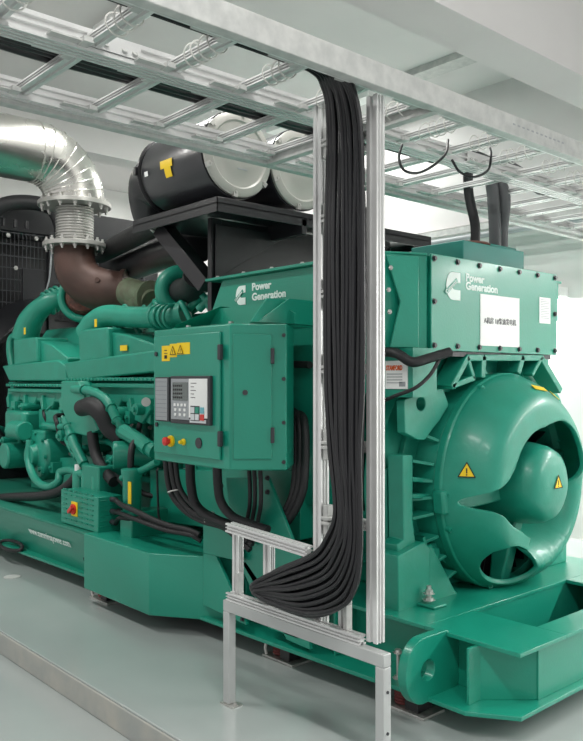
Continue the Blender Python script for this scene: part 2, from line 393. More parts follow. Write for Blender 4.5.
def tri_label(c, a, b, h, parent, name='warning_label'):
    c = Vector(c); a = Vector(a).normalized(); b = Vector(b).normalized(); n = a.cross(b)
    w = MB().prism([c-a*h*.58-b*h*.5+n*.001, c+a*h*.58-b*h*.5+n*.001, c+b*h*.5+n*.001], n*.002).build(name, YELL, parent, smooth=False); lab(w, 'yellow triangular warning label')
    mk = MB()
    for s, e in (((-.58,-.5),(.58,-.5)),((.58,-.5),(0,.5)),((0,.5),(-.58,-.5))):
        p = c+a*h*s[0]+b*h*s[1]+n*.0035; q = c+a*h*e[0]+b*h*e[1]+n*.0035; d = (q-p).normalized(); mk.obox((p+q)/2, d, n.cross(d), (q-p).length+.004, h*.07, .001)
    mk.obox(c-b*h*.08+n*.0035, a, b, h*.09, h*.36, .001); mk.obox(c-b*h*.36+n*.0035, a, b, h*.1, h*.08, .001)
    return mk.build(name+'_mark', INK, parent, smooth=False)
tri_label((-2.1395,3.74,.94), Y, Z, .065, cover)
def nrm(s, d):
    e = 1e-3; p = prof(s,d); u = (prof(s+e,d)-p); w = (prof(s,d+.2)-p); n = u.cross(w).normalized(); return n if n.x > 0 else -n
def on_cover(s, d, off=.017):
    p = prof(s,d); n = nrm(s,d); return p+n*off, n
c, n = on_cover(.24, 168.5); b = (Z-n*Z.dot(n)).normalized(); a = b.cross(n); tri_label(c, a, b, .07, cover)
for d0, L in ((84,.12),(66,.07)):
    c, n = on_cover(.36, d0, .017); t = (prof(.36,d0-2)-prof(.36,d0)).normalized(); b = n.cross(t)
    lab(MB().obox(c, t, b, L, .035, .003).build('strip_label', YELL, cover, smooth=False), 'yellow strip label')
# bolt hose behind cover, right
MB().tube([P(538,372,x=-2.66),P(545,385,x=-2.66),P(556,398,x=-2.66),P(560,415,x=-2.66)], .022).build('drain_hose', GREEN, G)
# --- terminal box
TX = -2.43
tb = MB(); tb.box(-3.05,TX-.012,3.08,4.225,1.615,2.08); tbo = tb.build('terminal_box', GREEN, G, bevel=.006)
fp = MB().box(TX-.012,TX,3.067,4.234,1.611,2.084).build('front_panel', GREEN, tbo, bevel=.003)
tbb = MB()
for i in range(7):
    yy = 3.09+i*(1.12/6)
    for zz in (1.635,2.06): tbb.bolt((TX,yy,zz), X, .011, .012)
for zz in (1.85,): tbb.bolt((TX,3.09,zz),X,.011,.012); tbb.bolt((TX,4.21,zz),X,.011,.012)
tbb.build('panel_screw', DGREY, tbo)
def logo(c, a, b, h, parent, m=OFFW):
    """white C mark: block C with an angled name band"""
    c = Vector(c); a = Vector(a).normalized(); b = Vector(b).normalized(); n = a.cross(b); o_ = []
    w = h*.82
    outer = [(w*.5,h*.5),(0,h*.5)]+[(-w*.06-w*.44*math.sin(pi*k/14), h*.5*math.cos(pi*k/14)) for k in range(1,14)]+[(0,-h*.5),(w*.5,-h*.5)]
    inner = [(w*.5,-h*.13),(w*.12,-h*.13)]+[(w*.06-w*.12*math.sin(pi*k/8), -h*.13*math.cos(pi*k/8)) for k in range(1,8)]+[(w*.12,h*.13),(w*.5,h*.13)]
    k = MB(); k.prism([c+a*x+b*y+n*.001 for x, y in outer+inner], n*.002); k.build('logo', m, parent, smooth=False)
    d1 = (a*.80+b*.60).normalized(); d2 = n.cross(d1)
    bd = MB(); bd.obox(c+n*.0036-a*w*.16-b*h*.02, d1, d2, h*.86, h*.17, .001); bd.build('logo_band', GREEN, parent, smooth=False)
    text('Cummins', h*.19, c-d1*h*.40-d2*h*.06+n*.0042-a*w*.16-b*h*.02, d1, d2, m, parent, bold=.0006)
lc = P(453,286,x=TX); logo(lc, Y, Z, .14, tbo)
p1 = P(465.5,280.8,x=TX); text('Power', .056, (TX,p1.y,p1.z), Y, Z, OFFW, tbo, bold=.002, wfac=1.08)
p1 = P(465.5,289.2,x=TX); text('Generation', .056, (TX,p1.y,p1.z), Y, Z, OFFW, tbo, bold=.002, wfac=1.10)
a0 = P(480,295,x=TX); a1 = P(519,344,x=TX)
lab(MB().box(TX,TX+.003,a0.y,a1.y,1.645,1.915).build('paper_sign', WHITE, tbo, smooth=False), 'white paper sign with black Chinese lettering')
text('A机房 1#柴油发电机', .037, (TX+.003,a0.y+.03,1.765), Y, Z, DGREY, tbo, bold=0, wfac=.9)
b0 = P(539,297,x=TX); b1 = P(550,324,x=TX)
MB().box(TX,TX+.003,b0.y,b1.y,b1.z,b0.z).build('rating_plate', WHITE, tbo, smooth=False)
rl = MB()
for k in range(12): rl.box(TX+.003,TX+.0035,b0.y+.012,b1.y-(.012 if k % 3 else .05),b0.z-.012-k*.0095,b0.z-.015-k*.0095)
rl.build('rating_print', GREYP, tbo, smooth=False)
# cable inlet box on top
t0 = P(463,265,x=-2.55)
MB().box(-2.85,-2.5,3.42,4.0,2.084,2.20).box(-2.85,-2.55,3.75,4.0,2.2,2.225).build('cable_inlet_box', TEALB, tbo, bevel=.005)
MB().lathe((-2.70,3.72,2.2),Z,[(0,.14),(.02,.15),(.035,.13),(.05,.0)],20).build('inlet_seal', WRAP, tbo)
# strip below the terminal box with label
MB().box(-2.75,-2.45,3.12,4.2,1.585,1.611).build('terminal_gasket', DGREY, tbo)
lp0 = P(386,361,y=2.9); lp1 = P(408,389,y=2.9)
sl = MB().box(lp0.x,lp1.x,2.895,2.9,lp1.z,lp0.z).build('maker_plate', WHITE, G, smooth=False); 
MB().box(lp0.x-.03,lp1.x+.03,2.9,3.08,lp1.z-.04,lp0.z+.06).build('plate_backing', GREENC, G)
text('STAMFORD', .032, (lp0.x+.006,2.895,lp0.z-.045), X, Z, ORANGE, sl, bold=.0015, wfac=.62)
pr = MB()
for k in range(4): pr.box(lp0.x+.01,lp1.x-.03,2.8935,2.8945,lp0.z-.062-k*.014,lp0.z-.066-k*.014)
pr.box(lp1.x-.05,lp1.x-.012,2.8935,2.8945,lp1.z+.012,lp1.z+.035)
pr.build('plate_print', GREYP, sl, smooth=False)
# --- hood
HX0, HX1, HY = -3.92, -2.56, 2.8
hd = MB(); hd.prism([(HX0+.12,HY+.02,2.06),(HX0-.02,HY+.02,1.83),(HX1,HY+.02,1.83),(HX1,HY+.02,2.06)], (0,1.66,0))
hd.box(HX0+.05,HX1-.02,HY+.12,4.4,1.40,1.83)
hood = hd.build('plenum_hood', GREEN, G, bevel=.004)
MB().box(HX0,HX1+.01,HY-.02,4.5,2.06,2.076).build('hood_lid', GREEN, hood, bevel=.002)
hs = MB()
for k in range(6): hs.bolt((HX0+.1+k*.25,HY+.0,2.076), Z, .01, .01)
hs.build('lid_bolt', STEEL, hood)
# adapter flange between hood and terminal box (with bent side)
ad = MB(); A = [(HX1,HY+.0),(HX1+.05,HY+.05),(TX-.03,3.06)]
ad.prism([V(-2.56,2.80,2.075),V(-2.56,2.80,1.60),V(-2.45,3.06,1.60),V(-2.45,3.06,2.075)], (-.02,.03,0))
ad.prism([V(-2.57,2.79,2.085),V(-2.44,3.05,2.085),V(-2.5,3.1,2.085),V(-2.65,2.9,2.085)], (0,0,-.012))
ad.prism([V(-2.535,2.85,2.06),V(-2.49,2.90,1.84),V(-2.52,2.86,1.62),V(-2.46,3.0,1.62),V(-2.46,3.0,2.06)], (.02,-.015,0))
ad.build('adapter_flange', GREEN, hood, bevel=.004)
af = MB()
for a, b in ((392,268),(390,290),(391,312),(425,262),(425,300),(425,340)): af.bolt(P(a,b,x=-2.50)+V(-.0,-.01,0), V(.9,-.4,0), .008, .01)
af.build('flange_bolt', STEEL, hood)
MB().box(-4.0,-2.78,HY+.08,HY+.16,.80,1.83).build('hood_skirt', GREEN, hood, bevel=.004)
lc = P(241,294,y=HY+.02); logo((lc.x,HY+.02,1.955), X, Z, .11, hood)
p1 = P(252,292,y=HY+.02); text('Power', .058, (p1.x,HY+.02,1.975), X, Z, OFFW, hood, bold=.002, wfac=1.1)
text('Generation', .058, (p1.x,HY+.02,1.918), X, Z, OFFW, hood, bold=.002, wfac=1.1)
# --- control cabinet
cy_ = 2.30; cx0 = P(154,400,y=cy_).x; cx1 = P(230,400,y=cy_).x
z0, z1 = 1.03, 1.735; k45 = V(.664,.748,0)*.272; A0 = V(cx0,cy_,z0); A1 = V(cx1,cy_,z0); A2 = A1+k45
foot = [(A0.x,A0.y),(A1.x,A1.y),(A2.x,A2.y),(A2.x-.15,A2.y+.18),(A0.x,A2.y+.18)]
cab = MB().prism([(x,y,z0) for x,y in foot], (0,0,z1-z0)).build('control_cabinet', GREEN, G, bevel=.007)
def onf(px, py, off=0): p = P(px,py,y=cy_-off); return p
dz0 = 1.075; dz1 = 1.70; dx0 = cx0+.02; dx1 = cx1-.065
door = MB().box(dx0,dx1,cy_-.014,cy_-.001,dz0,dz1).build('cabinet_door', GREEN, cab, bevel=.004)
YF = cy_-.014
n45 = V(.748,-.664,0); a45 = k45.normalized(); sc = A1+k45*.40+Z*(.355)
MB().obox(sc+n45*.006, a45, Z, .185, .60, .012).build('side_door', GREEN, cab, bevel=.004)
hg = MB()
for p in ((dx1+.012,1.60),(dx1+.012,1.18)): hg.obox((p[0],YF-.006,p[1]), X, Z, .022, .075, .02)
hs_ = sc+a45*.096
for zz in (1.58,1.20): hg.obox(V(hs_.x,hs_.y,zz)+n45*.014, a45, Z, .018, .075, .02)
hg.build('hinge', DGREY, cab, bevel=.003)
lk = MB()
for p in ((dx0+.03,1.605),(dx0+.035,1.225)): lk.cyl((p[0],YF,p[1]),(p[0],YF-.008,p[1]),.012)
q = sc-a45*.035+Z*.02; lk.cyl(q+n45*.012,q+n45*.02,.013)
es = A1+k45*.95
for zz in (1.07,1.26,1.47,1.68): lk.bolt(V(es.x,es.y,zz)+n45*.001, n45, .007, .008)
lk.build('latch', DGREY, cab)
def fbox(px0, py0, px1, py1, d, name, m, par, off=0, bev=0):
    a = P(px0,py0,y=YF); b = P(px1,py1,y=YF)
    # heights from the mean so that the outline stays upright
    return MB().box(a.x,b.x,YF-off,YF-off-d,(a.z),(b.z)).build(name, m, par, smooth=False, bevel=bev)
# display units
def hz(px, py): return P(px,py,y=YF)
def rect(x0, x1, zt, zb, d, name, m, par, off=0, bev=0): return MB().box(x0,x1,YF-off,YF-off-d,zb,zt).build(name, m, par, smooth=False, bevel=bev)
xa = hz(157.5,400).x; xb_ = hz(171.5,400).x; xc_ = hz(173.5,400).x; xd = hz(213,400).x
zt = hz(190,376).z; zb = hz(190,424).z
dsp = rect(xc_,xd,zt,zb,.02,'display_unit',DGREY,cab,0,.004)
rect(xa,xb_,zt-.005,zb+.005,.016,'annunciator',DGREY,cab,0,.003)
rect(xa+.01,xb_-.014,zt-.012,zb+.012,.003,'annunciator_face',GREYP,cab,.016)
w = xd-xc_
rect(xc_+.012,xc_+w*.5,zt-.014,zb+.022,.003,'display_face',GREYP,cab,.02)
rect(xc_+w*.5,xd-.018,zt-.014,zb+.035,.0035,'display_face',WHITE,cab,.02)
rect(xc_+.028,xc_+w*.47,zt-.032,zt-.125,.002,'lcd_screen',LCD,cab,.023)
rect(xc_+w*.52,xd-.03,zb+.027,zb+.01,.003,'display_badge',LGREY,cab,.02)
kb = MB(); H = zt-zb
for r_, n_ in ((.155,4),(.18,3),(.205,3)):
    for i in range(n_):
        xx = xc_+.034+(w*.42-.02)*(i+.5)/n_; kb.box(xx-.008,xx+.008,YF-.023,YF-.027,zt-r_,zt-r_+.014)
kb.build('keypad', WHITE, cab, smooth=False)
tx = MB()
for r_ in range(4):
    for i in range(5): tx.box(xc_+.034+i*.018,xc_+.045+i*.018,YF-.0251,YF-.026,zt-.045-r_*.02,zt-.055-r_*.02)
for i, l in enumerate((.05,.03,.045,.03,.04)): tx.box(xc_+w*.55,xc_+w*.55+l,YF-.0236,YF-.0242,zt-.035-i*.018,zt-.038-i*.018)
for k in range(9): tx.box(xa+.014,xb_-.018,YF-.0191,YF-.0196,zt-.03-k*.023,zt-.031-k*.023)
tx.build('display_print', INK, cab, smooth=False)
for i, (u, v_, m_) in enumerate(((.56,.17,LGREY),(.67,.17,GREEN),(.79,.17,BLUEG),(.56,.205,LGREY),(.67,.205,LGREY),(.79,.205,RED))):
    xx = xc_+w*u; rect(xx,xx+w*.09,zt-v_+.014,zt-v_-.016,.004,'command_key',m_,cab,.0235)
rect(xc_+w*.545,xc_+w*.77,zt-.150,zt-.225,.0008,'key_surround',DGREY,cab,.0235)
# stop button, lamp, blank
p = hz(171,441); es_ = MB().cyl((p.x+.006,YF,p.z),(p.x+.006,YF-.012,p.z),.03).build('button_collar', YELL, cab)
MB().lathe((p.x,YF-.012,p.z),-Y,[(0,.014),(.014,.016),(.016,.024),(.03,.022),(.036,.012),(.037,0)],24).build('stop_button', RED, cab)
p = hz(184,442); MB().lathe((p.x,YF,p.z),-Y,[(0,.017),(.008,.017),(.010,.012),(.03,.009),(.034,0)],20).build('indicator_lamp', YELL, cab)
p = hz(199,443); MB().cyl((p.x,YF,p.z),(p.x,YF-.005,p.z),.027).build('blanking_disc', DGREY, cab)
# yellow stickers
for a, b, c_, d_ in ((162,346,170,361),(170,344,177,357),(177,343,190,354)):
    q0 = hz(a,b); q1 = hz(c_,d_); lab(rect(q0.x,q1.x,q0.z,q1.z,.0015,'hazard_sticker',YELL,cab,0,0), 'yellow hazard sticker')
q = hz(173.5,351); 
for a, b in ((173.5,350.5),(181,349.5)):
    q = hz(a,b); tri_label((q.x,YF-.002,q.z), X, Z, .042, cab, 'hazard_triangle')
q = hz(166,353); MB().box(q.x-.012,q.x+.012,YF-.0015,YF-.003,q.z-.03,q.z-.012).box(q.x-.016,q.x+.016,YF-.0015,YF-.003,q.z-.003,q.z).box(q.x-.012,q.x+.012,YF-.0015,YF-.003,q.z+.012,q.z+.016).build('sticker_print', INK, cab, smooth=False)
# bracket between cabinet top and hood
bk = MB(); y_ = 2.36
for pts, yy, t in (([(176,330),(188,309),(196,303),(202,326)], 2.40, .01),):
    pass
xL = P(175,330,y=2.40).x; xR = xL+.78
bk.box(xL,xR-.1,2.38,2.80,z1,z1+.012)
bk.prism([(xL,2.39,z1),(xL+.02,2.39,z1+.03),(xL+.15,2.60,z1+.135),(xL+.15,2.84,z1+.135),(xL,2.84,z1)], (0,.0,0.001))
bk.prism([(xL,2.60,z1+.01),(xL+.10,2.60,z1+.125),(xL+.62,2.60,z1+.125),(xL+.76,2.60,z1+.06),(xL+.76,2.60,z1+.01)], (0,.012,0))
bk.prism([(xR-.07,2.36,z1+.01),(xR-.12,2.50,z1+.135),(xR-.12,2.84,z1+.135),(xR-.07,2.84,z1+.01)], (.012,0,0))
bk.prism([(xR-.07,2.40,z1+.01),(xR-.07,2.60,z1+.135),(xR-.07,2.84,z1+.135),(xR-.07,2.84,z1+.01)], (.012,0,0))
bk.build('cabinet_bracket', GREEN, G, bevel=.003)
bb = MB()
for a in ((xL+.1,2.42),(xR-.3,2.42)): bb.bolt((a[0],a[1],z1+.012), Z, .014, .014)
bb.build('bracket_bolt', STEEL, G)
# --- air cleaner shelf and cleaners
SX0, SX1, SY0, SY1, SZ = -4.55, -3.62, 2.65, 4.57, 2.42
sh = MB(); sh.box(SX0,SX1,SY0,SY1,SZ+.045,SZ+.055)
sh.box(SX0,SX1,SY0,SY0+.008,SZ,SZ+.085); sh.box(SX0,SX1,SY1-.008,SY1,SZ,SZ+.085); sh.box(SX1-.008,SX1,SY0,SY1,SZ,SZ+.085)
sh.box(SX0,SX1,3.3,3.34,SZ-.05,SZ+.045)
shelf = sh.build('air_cleaner_shelf', BLACK, G, bevel=.002)
ss = MB()
ss.box(-3.98,-3.94,2.84,2.92,1.75,SZ+.04); ss.box(-3.96,-3.95,2.92,4.5,2.0,SZ+.04)
ss.bar((-4.42,2.80,SZ+.03),(-4.02,2.88,2.05),.12,.10)
ss.prism([(-3.93,2.86,2.08),(-3.93,2.86,2.42),(-3.93,3.45,2.42)], (.008,0,0))
ss.build('shelf_support', BLACK, G, bevel=.003)
def cleaner(yc):
    zc = 2.785; a = V(-4.42,yc,zc)
    t = MB().lathe(a, X, [(-.03,0),(-.03,.15),(.0,.17),(.05,.232),(.08,.245),(.70,.25),(.705,.255),(.73,.255),(.74,.0)], 56).build('air_cleaner', CLEANER, G)
    lab(t, 'black air cleaner canister')
    MB().lathe(a, X, [(.738,.248),(.752,.246),(.762,.225),(.765,.2),(.757,.19),(.757,.12),(.762,.11),(.762,0)], 56).build('end_cap', PALE, t)
    cl = MB()
    for k in range(6):
        q = pi/3*k+.4; d = V(0, math.cos(q), math.sin(q)); cl.obox(a+X*.755+d*.24, d, X, .03, .02, .03); cl.bolt(a+X*.76+d*.225, X, .008, .01)
    cl.build('clip', STEEL, t)
    cl = MB().ring(a+X*.03, X, .245, .008).ring(a+X*.03,X,.235,.01).obox(a+V(.03,-.26,0), X, Z, .02,.05,.02)
    cl.build('clamp_band', BLACK, t)
    MB().tube([a+X*-.0+V(0,-.0,0),a+V(-.14,.0,-.03),a+V(-.22,.04,-.14),a+V(-.24,.08,-.26)], [.20,.19,.17,.15], 24).build('intake_elbow', BLACK, t)
    return t
def curved_label(par, o, x0, x1, r, a0, a1, m, name):
    mb = MB(); n = 8; vs = []; fs = []
    for i in range(n+1):
        q = a0+(a1-a0)*i/n
        for xx in (x0, x1): vs.append(V(xx, o.y-r*math.cos(q), o.z+r*math.sin(q)))
    for i in range(n): fs.append((2*i,2*i+1,2*i+3,2*i+2))
    mb.add(vs, fs); return mb.build(name, m, par)
a1_ = cleaner(2.84); a2_ = cleaner(3.34)
curved_label(a1_, V(0,2.84,2.785), -4.12, -3.99, .253, -.17, .02, YELL, 'yellow_label'); curved_label(a1_, V(0,2.84,2.785), -4.08, -4.01, .253, -.4, -.17, YELL, 'yellow_label')
curved_label(a1_, V(0,2.84,2.785), -4.31, -4.27, .249, -.2, -.08, WHITE, 'white_sticker')
MB().box(-3.66,-3.657,3.17,3.22,2.86,2.91).build('yellow_label', YELL, a2_, smooth=False)
dy = MB().obox((-3.655,2.86,2.70), Y, Z, .07, .008, .002).build('cap_print', GREYP, a1_, smooth=False)
# black intake pipes towards the radiator
ip = MB(); ip.tube([(-4.55,3.0,2.62),(-5.3,3.2,2.62),(-6.6,3.5,2.62)], .085); ip.build('intake_pipe', RUBBER, G)
ip = MB(); ip.tube([(-4.6,3.2,2.42),(-5.4,3.4,2.46),(-7.0,3.8,2.5)], .13); ip.build('intake_pipe', BLACK, G)
MB().ring((-4.95,3.11,2.62), (1,-.2,0), .092, .01).build('pipe_clamp', STEEL, G)
# --- radiator
ra = MB(); RX = -8.0
ra.box(RX-.5,RX,2.55,5.0,.45,.8); ra.box(RX-.5,RX,2.55,5.0,3.0,3.3); ra.box(RX-.5,RX,2.55,2.75,.8,3.0); ra.box(RX-.5,RX,4.8,5.0,.8,3.0)
ra.box(RX-.5,RX-.4,2.75,4.8,.8,3.0); ra.box(RX-.02,RX+.02,2.75,4.8,1.95,2.1)
rad = ra.build('radiator', BLACK, G, bevel=.01)
rg = MB()
for k in range(48): rg.box(RX-.02,RX-.014,2.77+k*.0425,2.775+k*.0425,2.1,3.0)
for k in range(8): rg.box(RX-.013,RX-.007,2.75,4.8,2.14+k*.12,2.15+k*.12)
rg.build('guard_mesh', DGREY, rad)
MB().box(RX+.002,RX+.03,3.35,3.58,2.05,2.62).box(RX+.002,RX+.06,3.62,3.68,.8,3.0).build('radiator_post', BLACK, rad)
rf = MB()
for k in range(30): rf.ring((RX+.0,3.65,1.35), X, .12+k*.02, .002, 48, 4)
rf.build('fan_guard', BLACK, rad)
rs = MB()
for yy, zz in ((3.2,2.95),(3.5,2.95),(3.15,1.98),(3.4,1.92),(3.28,2.62),(3.1,.95),(4.2,2.6),(4.5,2.2)): rs.bolt((RX+.022,yy,zz), X, .016, .01)
rs.build('radiator_bolt', STEEL, rad)
MB().tube([(-7.95,2.9,3.0),(-7.8,3.1,3.22),(-7.7,3.45,3.25),(-7.65,3.6,3.1),(-7.6,3.65,2.6),(-7.4,3.6,2.2)], .075).build('coolant_hose', RUBBER, rad)
ch = MB()
for k in range(4): ch.cyl((-7.9,3.0+.12*k,3.02),(-7.9,3.0+.12*k,3.1),.02)
ch.build('radiator_fitting', BLACK, rad)
# fan shaft housing region: dark shroud in front of lower half
MB().lathe((-8.0,3.65,1.4), X, [(0,.95),(.35,.8),(.35,.78),(0,.93)], 40).build('fan_shroud', BLACK, rad)
# --- engine
en = MB(); en.box(-7.4,-4.15,3.0,4.3,.75,1.25); en.box(-7.2,-4.25,3.1,4.2,.45,.78); en.prism([(-7.3,3.0,1.25),(-7.3,2.92,1.45),(-7.3,4.38,1.45),(-7.3,4.3,1.25)], (3.1,0,0))
en.prism([(-7.3,2.98,1.45),(-7.3,3.3,1.95),(-7.3,4.0,1.95),(-7.3,4.32,1.45)], (3.1,0,0))
eng = en.build('engine_block', GREENC, G, bevel=.015)
er = MB()
for k in range(15):
    xx = -7.25+k*.21; er.box(xx,xx+.03,2.965,3.0,.78,1.24)
er.box(-7.4,-4.15,2.96,3.0,1.0,1.03); er.box(-7.4,-4.15,2.94,3.0,.74,.78)
er.build('block_rib', GREENC, eng, bevel=.004)
for k in range(8):
    xx = -7.15+k*.36
    MB().prism([(xx,2.86,1.33),(xx+.08,2.84,1.20),(xx+.22,2.84,1.20),(xx+.30,2.86,1.33),(xx+.30,2.86,1.37),(xx,2.86,1.37)], (0,.16,0)).build('rocker_cover', GREENC, eng, bevel=.012)
eb = MB()
for k in range(24): eb.bolt((-7.2+k*.125,2.955,1.10+.03*(k % 2)), -Y, .012, .02)
for k in range(20): eb.bolt((-7.1+k*.15,2.955,.86), -Y, .014, .02)
eb.build('block_bolt', STEEL, eng)
# aftercooler housings
YA = 2.84
def aft(base, blk, slope, name='aftercooler'):
    m_ = MB(); m_.prism([P(a,b,y=YA) for a,b in base], (0,.34,0))
    o_ = m_.build(name, GREENC, G, bevel=.012)
    m2 = MB(); m2.prism([P(a,b,y=YA+.02) for a,b in blk], (0,.30,0)); 
    m2.build('cooler_riser', GREENC, o_, bevel=.014)
    m3 = MB(); m3.prism([P(a,b,y=YA+.06) for a,b in slope], (0,.28,0)); m3.build('cooler_shoulder', GREENC, o_, bevel=.012)
    return o_
B1 = [(2,366),(9,381),(66,381),(66,366),(58,360),(14,364)]
aL = aft(B1, [(13,339),(36,337),(37,362),(14,366)], [(36,339),(52,345),(68,358),(66,368),(36,366)])
B2 = [(64,363),(68,381),(156,372),(156,350),(112,356),(80,360)]
aR = aft(B2, [(78,330),(107,327),(109,358),(79,362)], [(106,331),(128,335),(156,345),(156,362),(106,364)])
def strip(o_, x0, x1, zc):
    m_ = MB(); m_.box(x0,x1,YA-.03,YA+.3,zc-.012,zc+.012); m_.box(x0+.02,x1-.02,YA-.02,YA+.3,zc-.06,zc-.03)
    m_.build('bolt_flange', GREENC, o_, bevel=.004)
    b_ = MB(); n_ = int((x1-x0)/.055)
    for k in range(n_): b_.bolt((x0+.03+k*.055,YA-.025,zc), -Y, .010, .012)
    b_.build('flange_screw', GREENC, o_)
zc = P(60,384,y=YA).z
xl0 = P(9,384,y=YA).x; xl1 = P(65,384,y=YA).x; xr0 = P(68,384,y=YA).x; xr1 = P(158,384,y=YA).x
strip(aL, xl0, xl1, 1.42); strip(aR, xr0, xr1, 1.47)
mf = MB(); mf.box(xl0+.03,xl1,YA+.02,YA+.3,1.28,1.40); mf.build('lower_manifold', GREENC, aL, bevel=.015)
mf = MB(); mf.box(xr0+.03,xr1,YA+.02,YA+.3,1.30,1.45); mf.build('lower_manifold', GREENC, aR, bevel=.015)
def yl(px, py, par, y=YA+.015, w=.035, h=.06):
    p_ = P(px,py,y=y); lab(MB().box(p_.x-w/2,p_.x+w/2,y-.004,y-.001,p_.z-h/2,p_.z+h/2).build('small_label', YELL, par, smooth=False), 'small yellow label')
# ducts from the housings up to the turbochargers
D1 = MB(); D1.tube([P(25,339,y=2.98),P(30,322,y=3.0),P(40,309,y=3.05),P(54,300,y=3.12),P(74,292,y=3.3)], [.125,.112,.095,.085,.085], 24)
d1 = D1.build('charge_air_duct', GREENC, aL)
cr = MB()
for k, (a, b) in enumerate(((48,303.5),(52,301),(56,299),(60,297))): cr.ring(P(a,b,y=3.09+k*.03), P(60,297,y=3.2)-P(48,303.5,y=3.09), .10, .014)
cr.build('duct_rib', GREENC, aL)
D2 = MB(); D2.tube([P(92,334,y=2.98),P(97,324,y=2.98),P(108,316,y=2.99),P(130,317,y=3.0),P(160,317,y=3.02),P(185,313,y=3.1)], [.13,.11,.085,.078,.078,.085], 24)
D2.build('charge_air_duct', GREENC, aR)
cr = MB()
for k in range(4): cr.ring(P(158+k*5,317,y=3.02), X, .08, .012)
cr.build('duct_rib', GREENC, aR)
yl(25,331,aL,2.86); yl(96,323,aR,2.86); yl(124,348,aR,2.89,.10,.04)
# small arc pipe left of the left housing
MB().tube([P(13,370,y=2.9),P(10,350,y=2.9),P(12,338,y=2.92),P(22,333,y=2.95)], .035).build('breather_pipe', GREENC, aL)
# turbochargers
def turbo(c, r, par=G):
    c = Vector(c); d = V(.9,-.43,0).normalized()
    t = MB().ring(c, d, r, r*.42, 40, 16).lathe(c, d, [(-.1,r*.9),(.0,r*.7),(.12,r*.55),(.2,r*.5),(.2,r*.4),(.05,r*.4)], 32).build('turbocharger', GREENC, par)
    MB().lathe(c, -d, [(.06,r*1.05),(.09,r*1.1),(.12,r*1.1),(.14,r*.9),(.3,r*.85),(.32,r*1.0),(.36,r*1.0),(.36,0)], 32).build('heat_wrap', WRAP, t)
    MB().lathe(c, -d, [(.36,r*.7),(.42,r*.8),(.55,r*.7),(.6,r*.95),(.7,r*.95),(.72,0)], 28).build('turbine_casing', OLIVE, t)
    vb = MB().ring(c-d*.10, d, r*1.12, .012).ring(c-d*.34, d, r*1.02, .012); vb.build('band_clamp', STEEL, t)
    return t
turbo(P(181,291,y=3.22), .135)
MB().tube([P(181,291,y=3.2),P(192,288,y=3.1),P(197,275,y=2.98)], .09, 16).build('turbo_inlet_hose', RUBBER, G)
t2 = MB().ring(P(84,297,y=3.3), V(.8,-.6,.1), .20, .035, 40, 12).build('turbocharger', GREENC, G)
MB().lathe(P(84,297,y=3.3), V(.8,-.6,.1), [(-.2,0),(-.2,.12),(0,.165),(.06,.14),(.06,0)], 28).build('heat_wrap', WRAP, t2)
MB().tube([P(129,292,y=3.3),P(140,296,y=3.3),P(152,302,y=3.3)], [.12,.12,.09], 20).build('exhaust_manifold', OLIVE, G)
MB().lathe(P(148,300,y=3.32), X, [(-.2,.0),(-.2,.09),(-.15,.13),(0,.13),(.03,.15),(.08,.15),(.1,0)], 24).build('exhaust_manifold', OLIVE, G)
# clutter of small pipes on top of the engine
random.seed(3)
for k in range(9):
    a = V(-5.95+k*.19, 3.05+random.random()*.1, 1.88+random.random()*.08)
    MB().tube([a, a+V(.1,.03,.08), a+V(.22,-.02,.02+.1*random.random()), a+V(.3,.05,-.1)], .016+random.random()*.012).build('fuel_line', GREENC, eng)
# --- engine side fittings (built at y 2.6 - 2.95)
e = eng
MB().prism([P(a,b,y=2.72) for a,b in ((61,381),(78,381),(98,430),(86,436),(72,433),(61,408))], (0,.16,0)).build('filter_bracket', GREEN, e, bevel=.008)
hb = MB().tube([P(82,408,y=2.68),P(92,406,y=2.66),P(102,413,y=2.68),P(110,428,y=2.72),P(122,438,y=2.78)], [.062,.066,.07,.066,.06], 20).build('large_black_hose', RUBBER, e)
MB().tube([P(74,389,y=2.74),P(90,391,y=2.7),P(106,400,y=2.7),P(116,418,y=2.72),P(124,430,y=2.76)], .033, 14).build('braided_hose', GREENC, e)
br_ = MB()
for k, (a, b) in enumerate(((84,389.5),(95,393),(104,398.5),(111,408),(117,420))): br_.ring(P(a,b,y=2.705), P(a+4,b+2+k,y=2.705)-P(a,b,y=2.705), .035, .007, 20, 6)
br_.build('hose_band', GREENC, e)
MB().tube([P(92,432,y=2.74),P(96,455,y=2.74),P(104,470,y=2.72),P(114,482,y=2.70)], .04, 16).build('black_hose', RUBBER, e)
MB().tube([P(100,468,y=2.76),P(118,478,y=2.74),P(126,486,y=2.70)], .022).build('black_hose', RUBBER, e)
MB().tube([P(131,476,y=2.62),P(131,455,y=2.62),P(134,443,y=2.66),P(143,440,y=2.72)], .022).build('black_hose', RUBBER, e)
# filter with yellow label
fl = P(132,478,y=2.62)
f1 = MB().lathe((fl.x,2.62,.60), Z, [(0,0),(0,.05),(.02,.06),(.24,.06),(.26,.07),(.29,.07),(.30,0)], 24).build('fuel_filter', GREEN, e)
curved_label(f1, V(0,2.62,0), fl.x, fl.x, .0, 0, .1, YELL, 'x') if False else None
ly = P(127,487,y=2.54); lab(MB().box(ly.x-.012,ly.x+.025,2.553,2.558,.68,.82).build('filter_label', YELL, f1, smooth=False), 'yellow filter label')
MB().box(fl.x-.07,fl.x+.08,2.57,2.85,.45,.62).build('filter_mount', GREEN, e, bevel=.01)
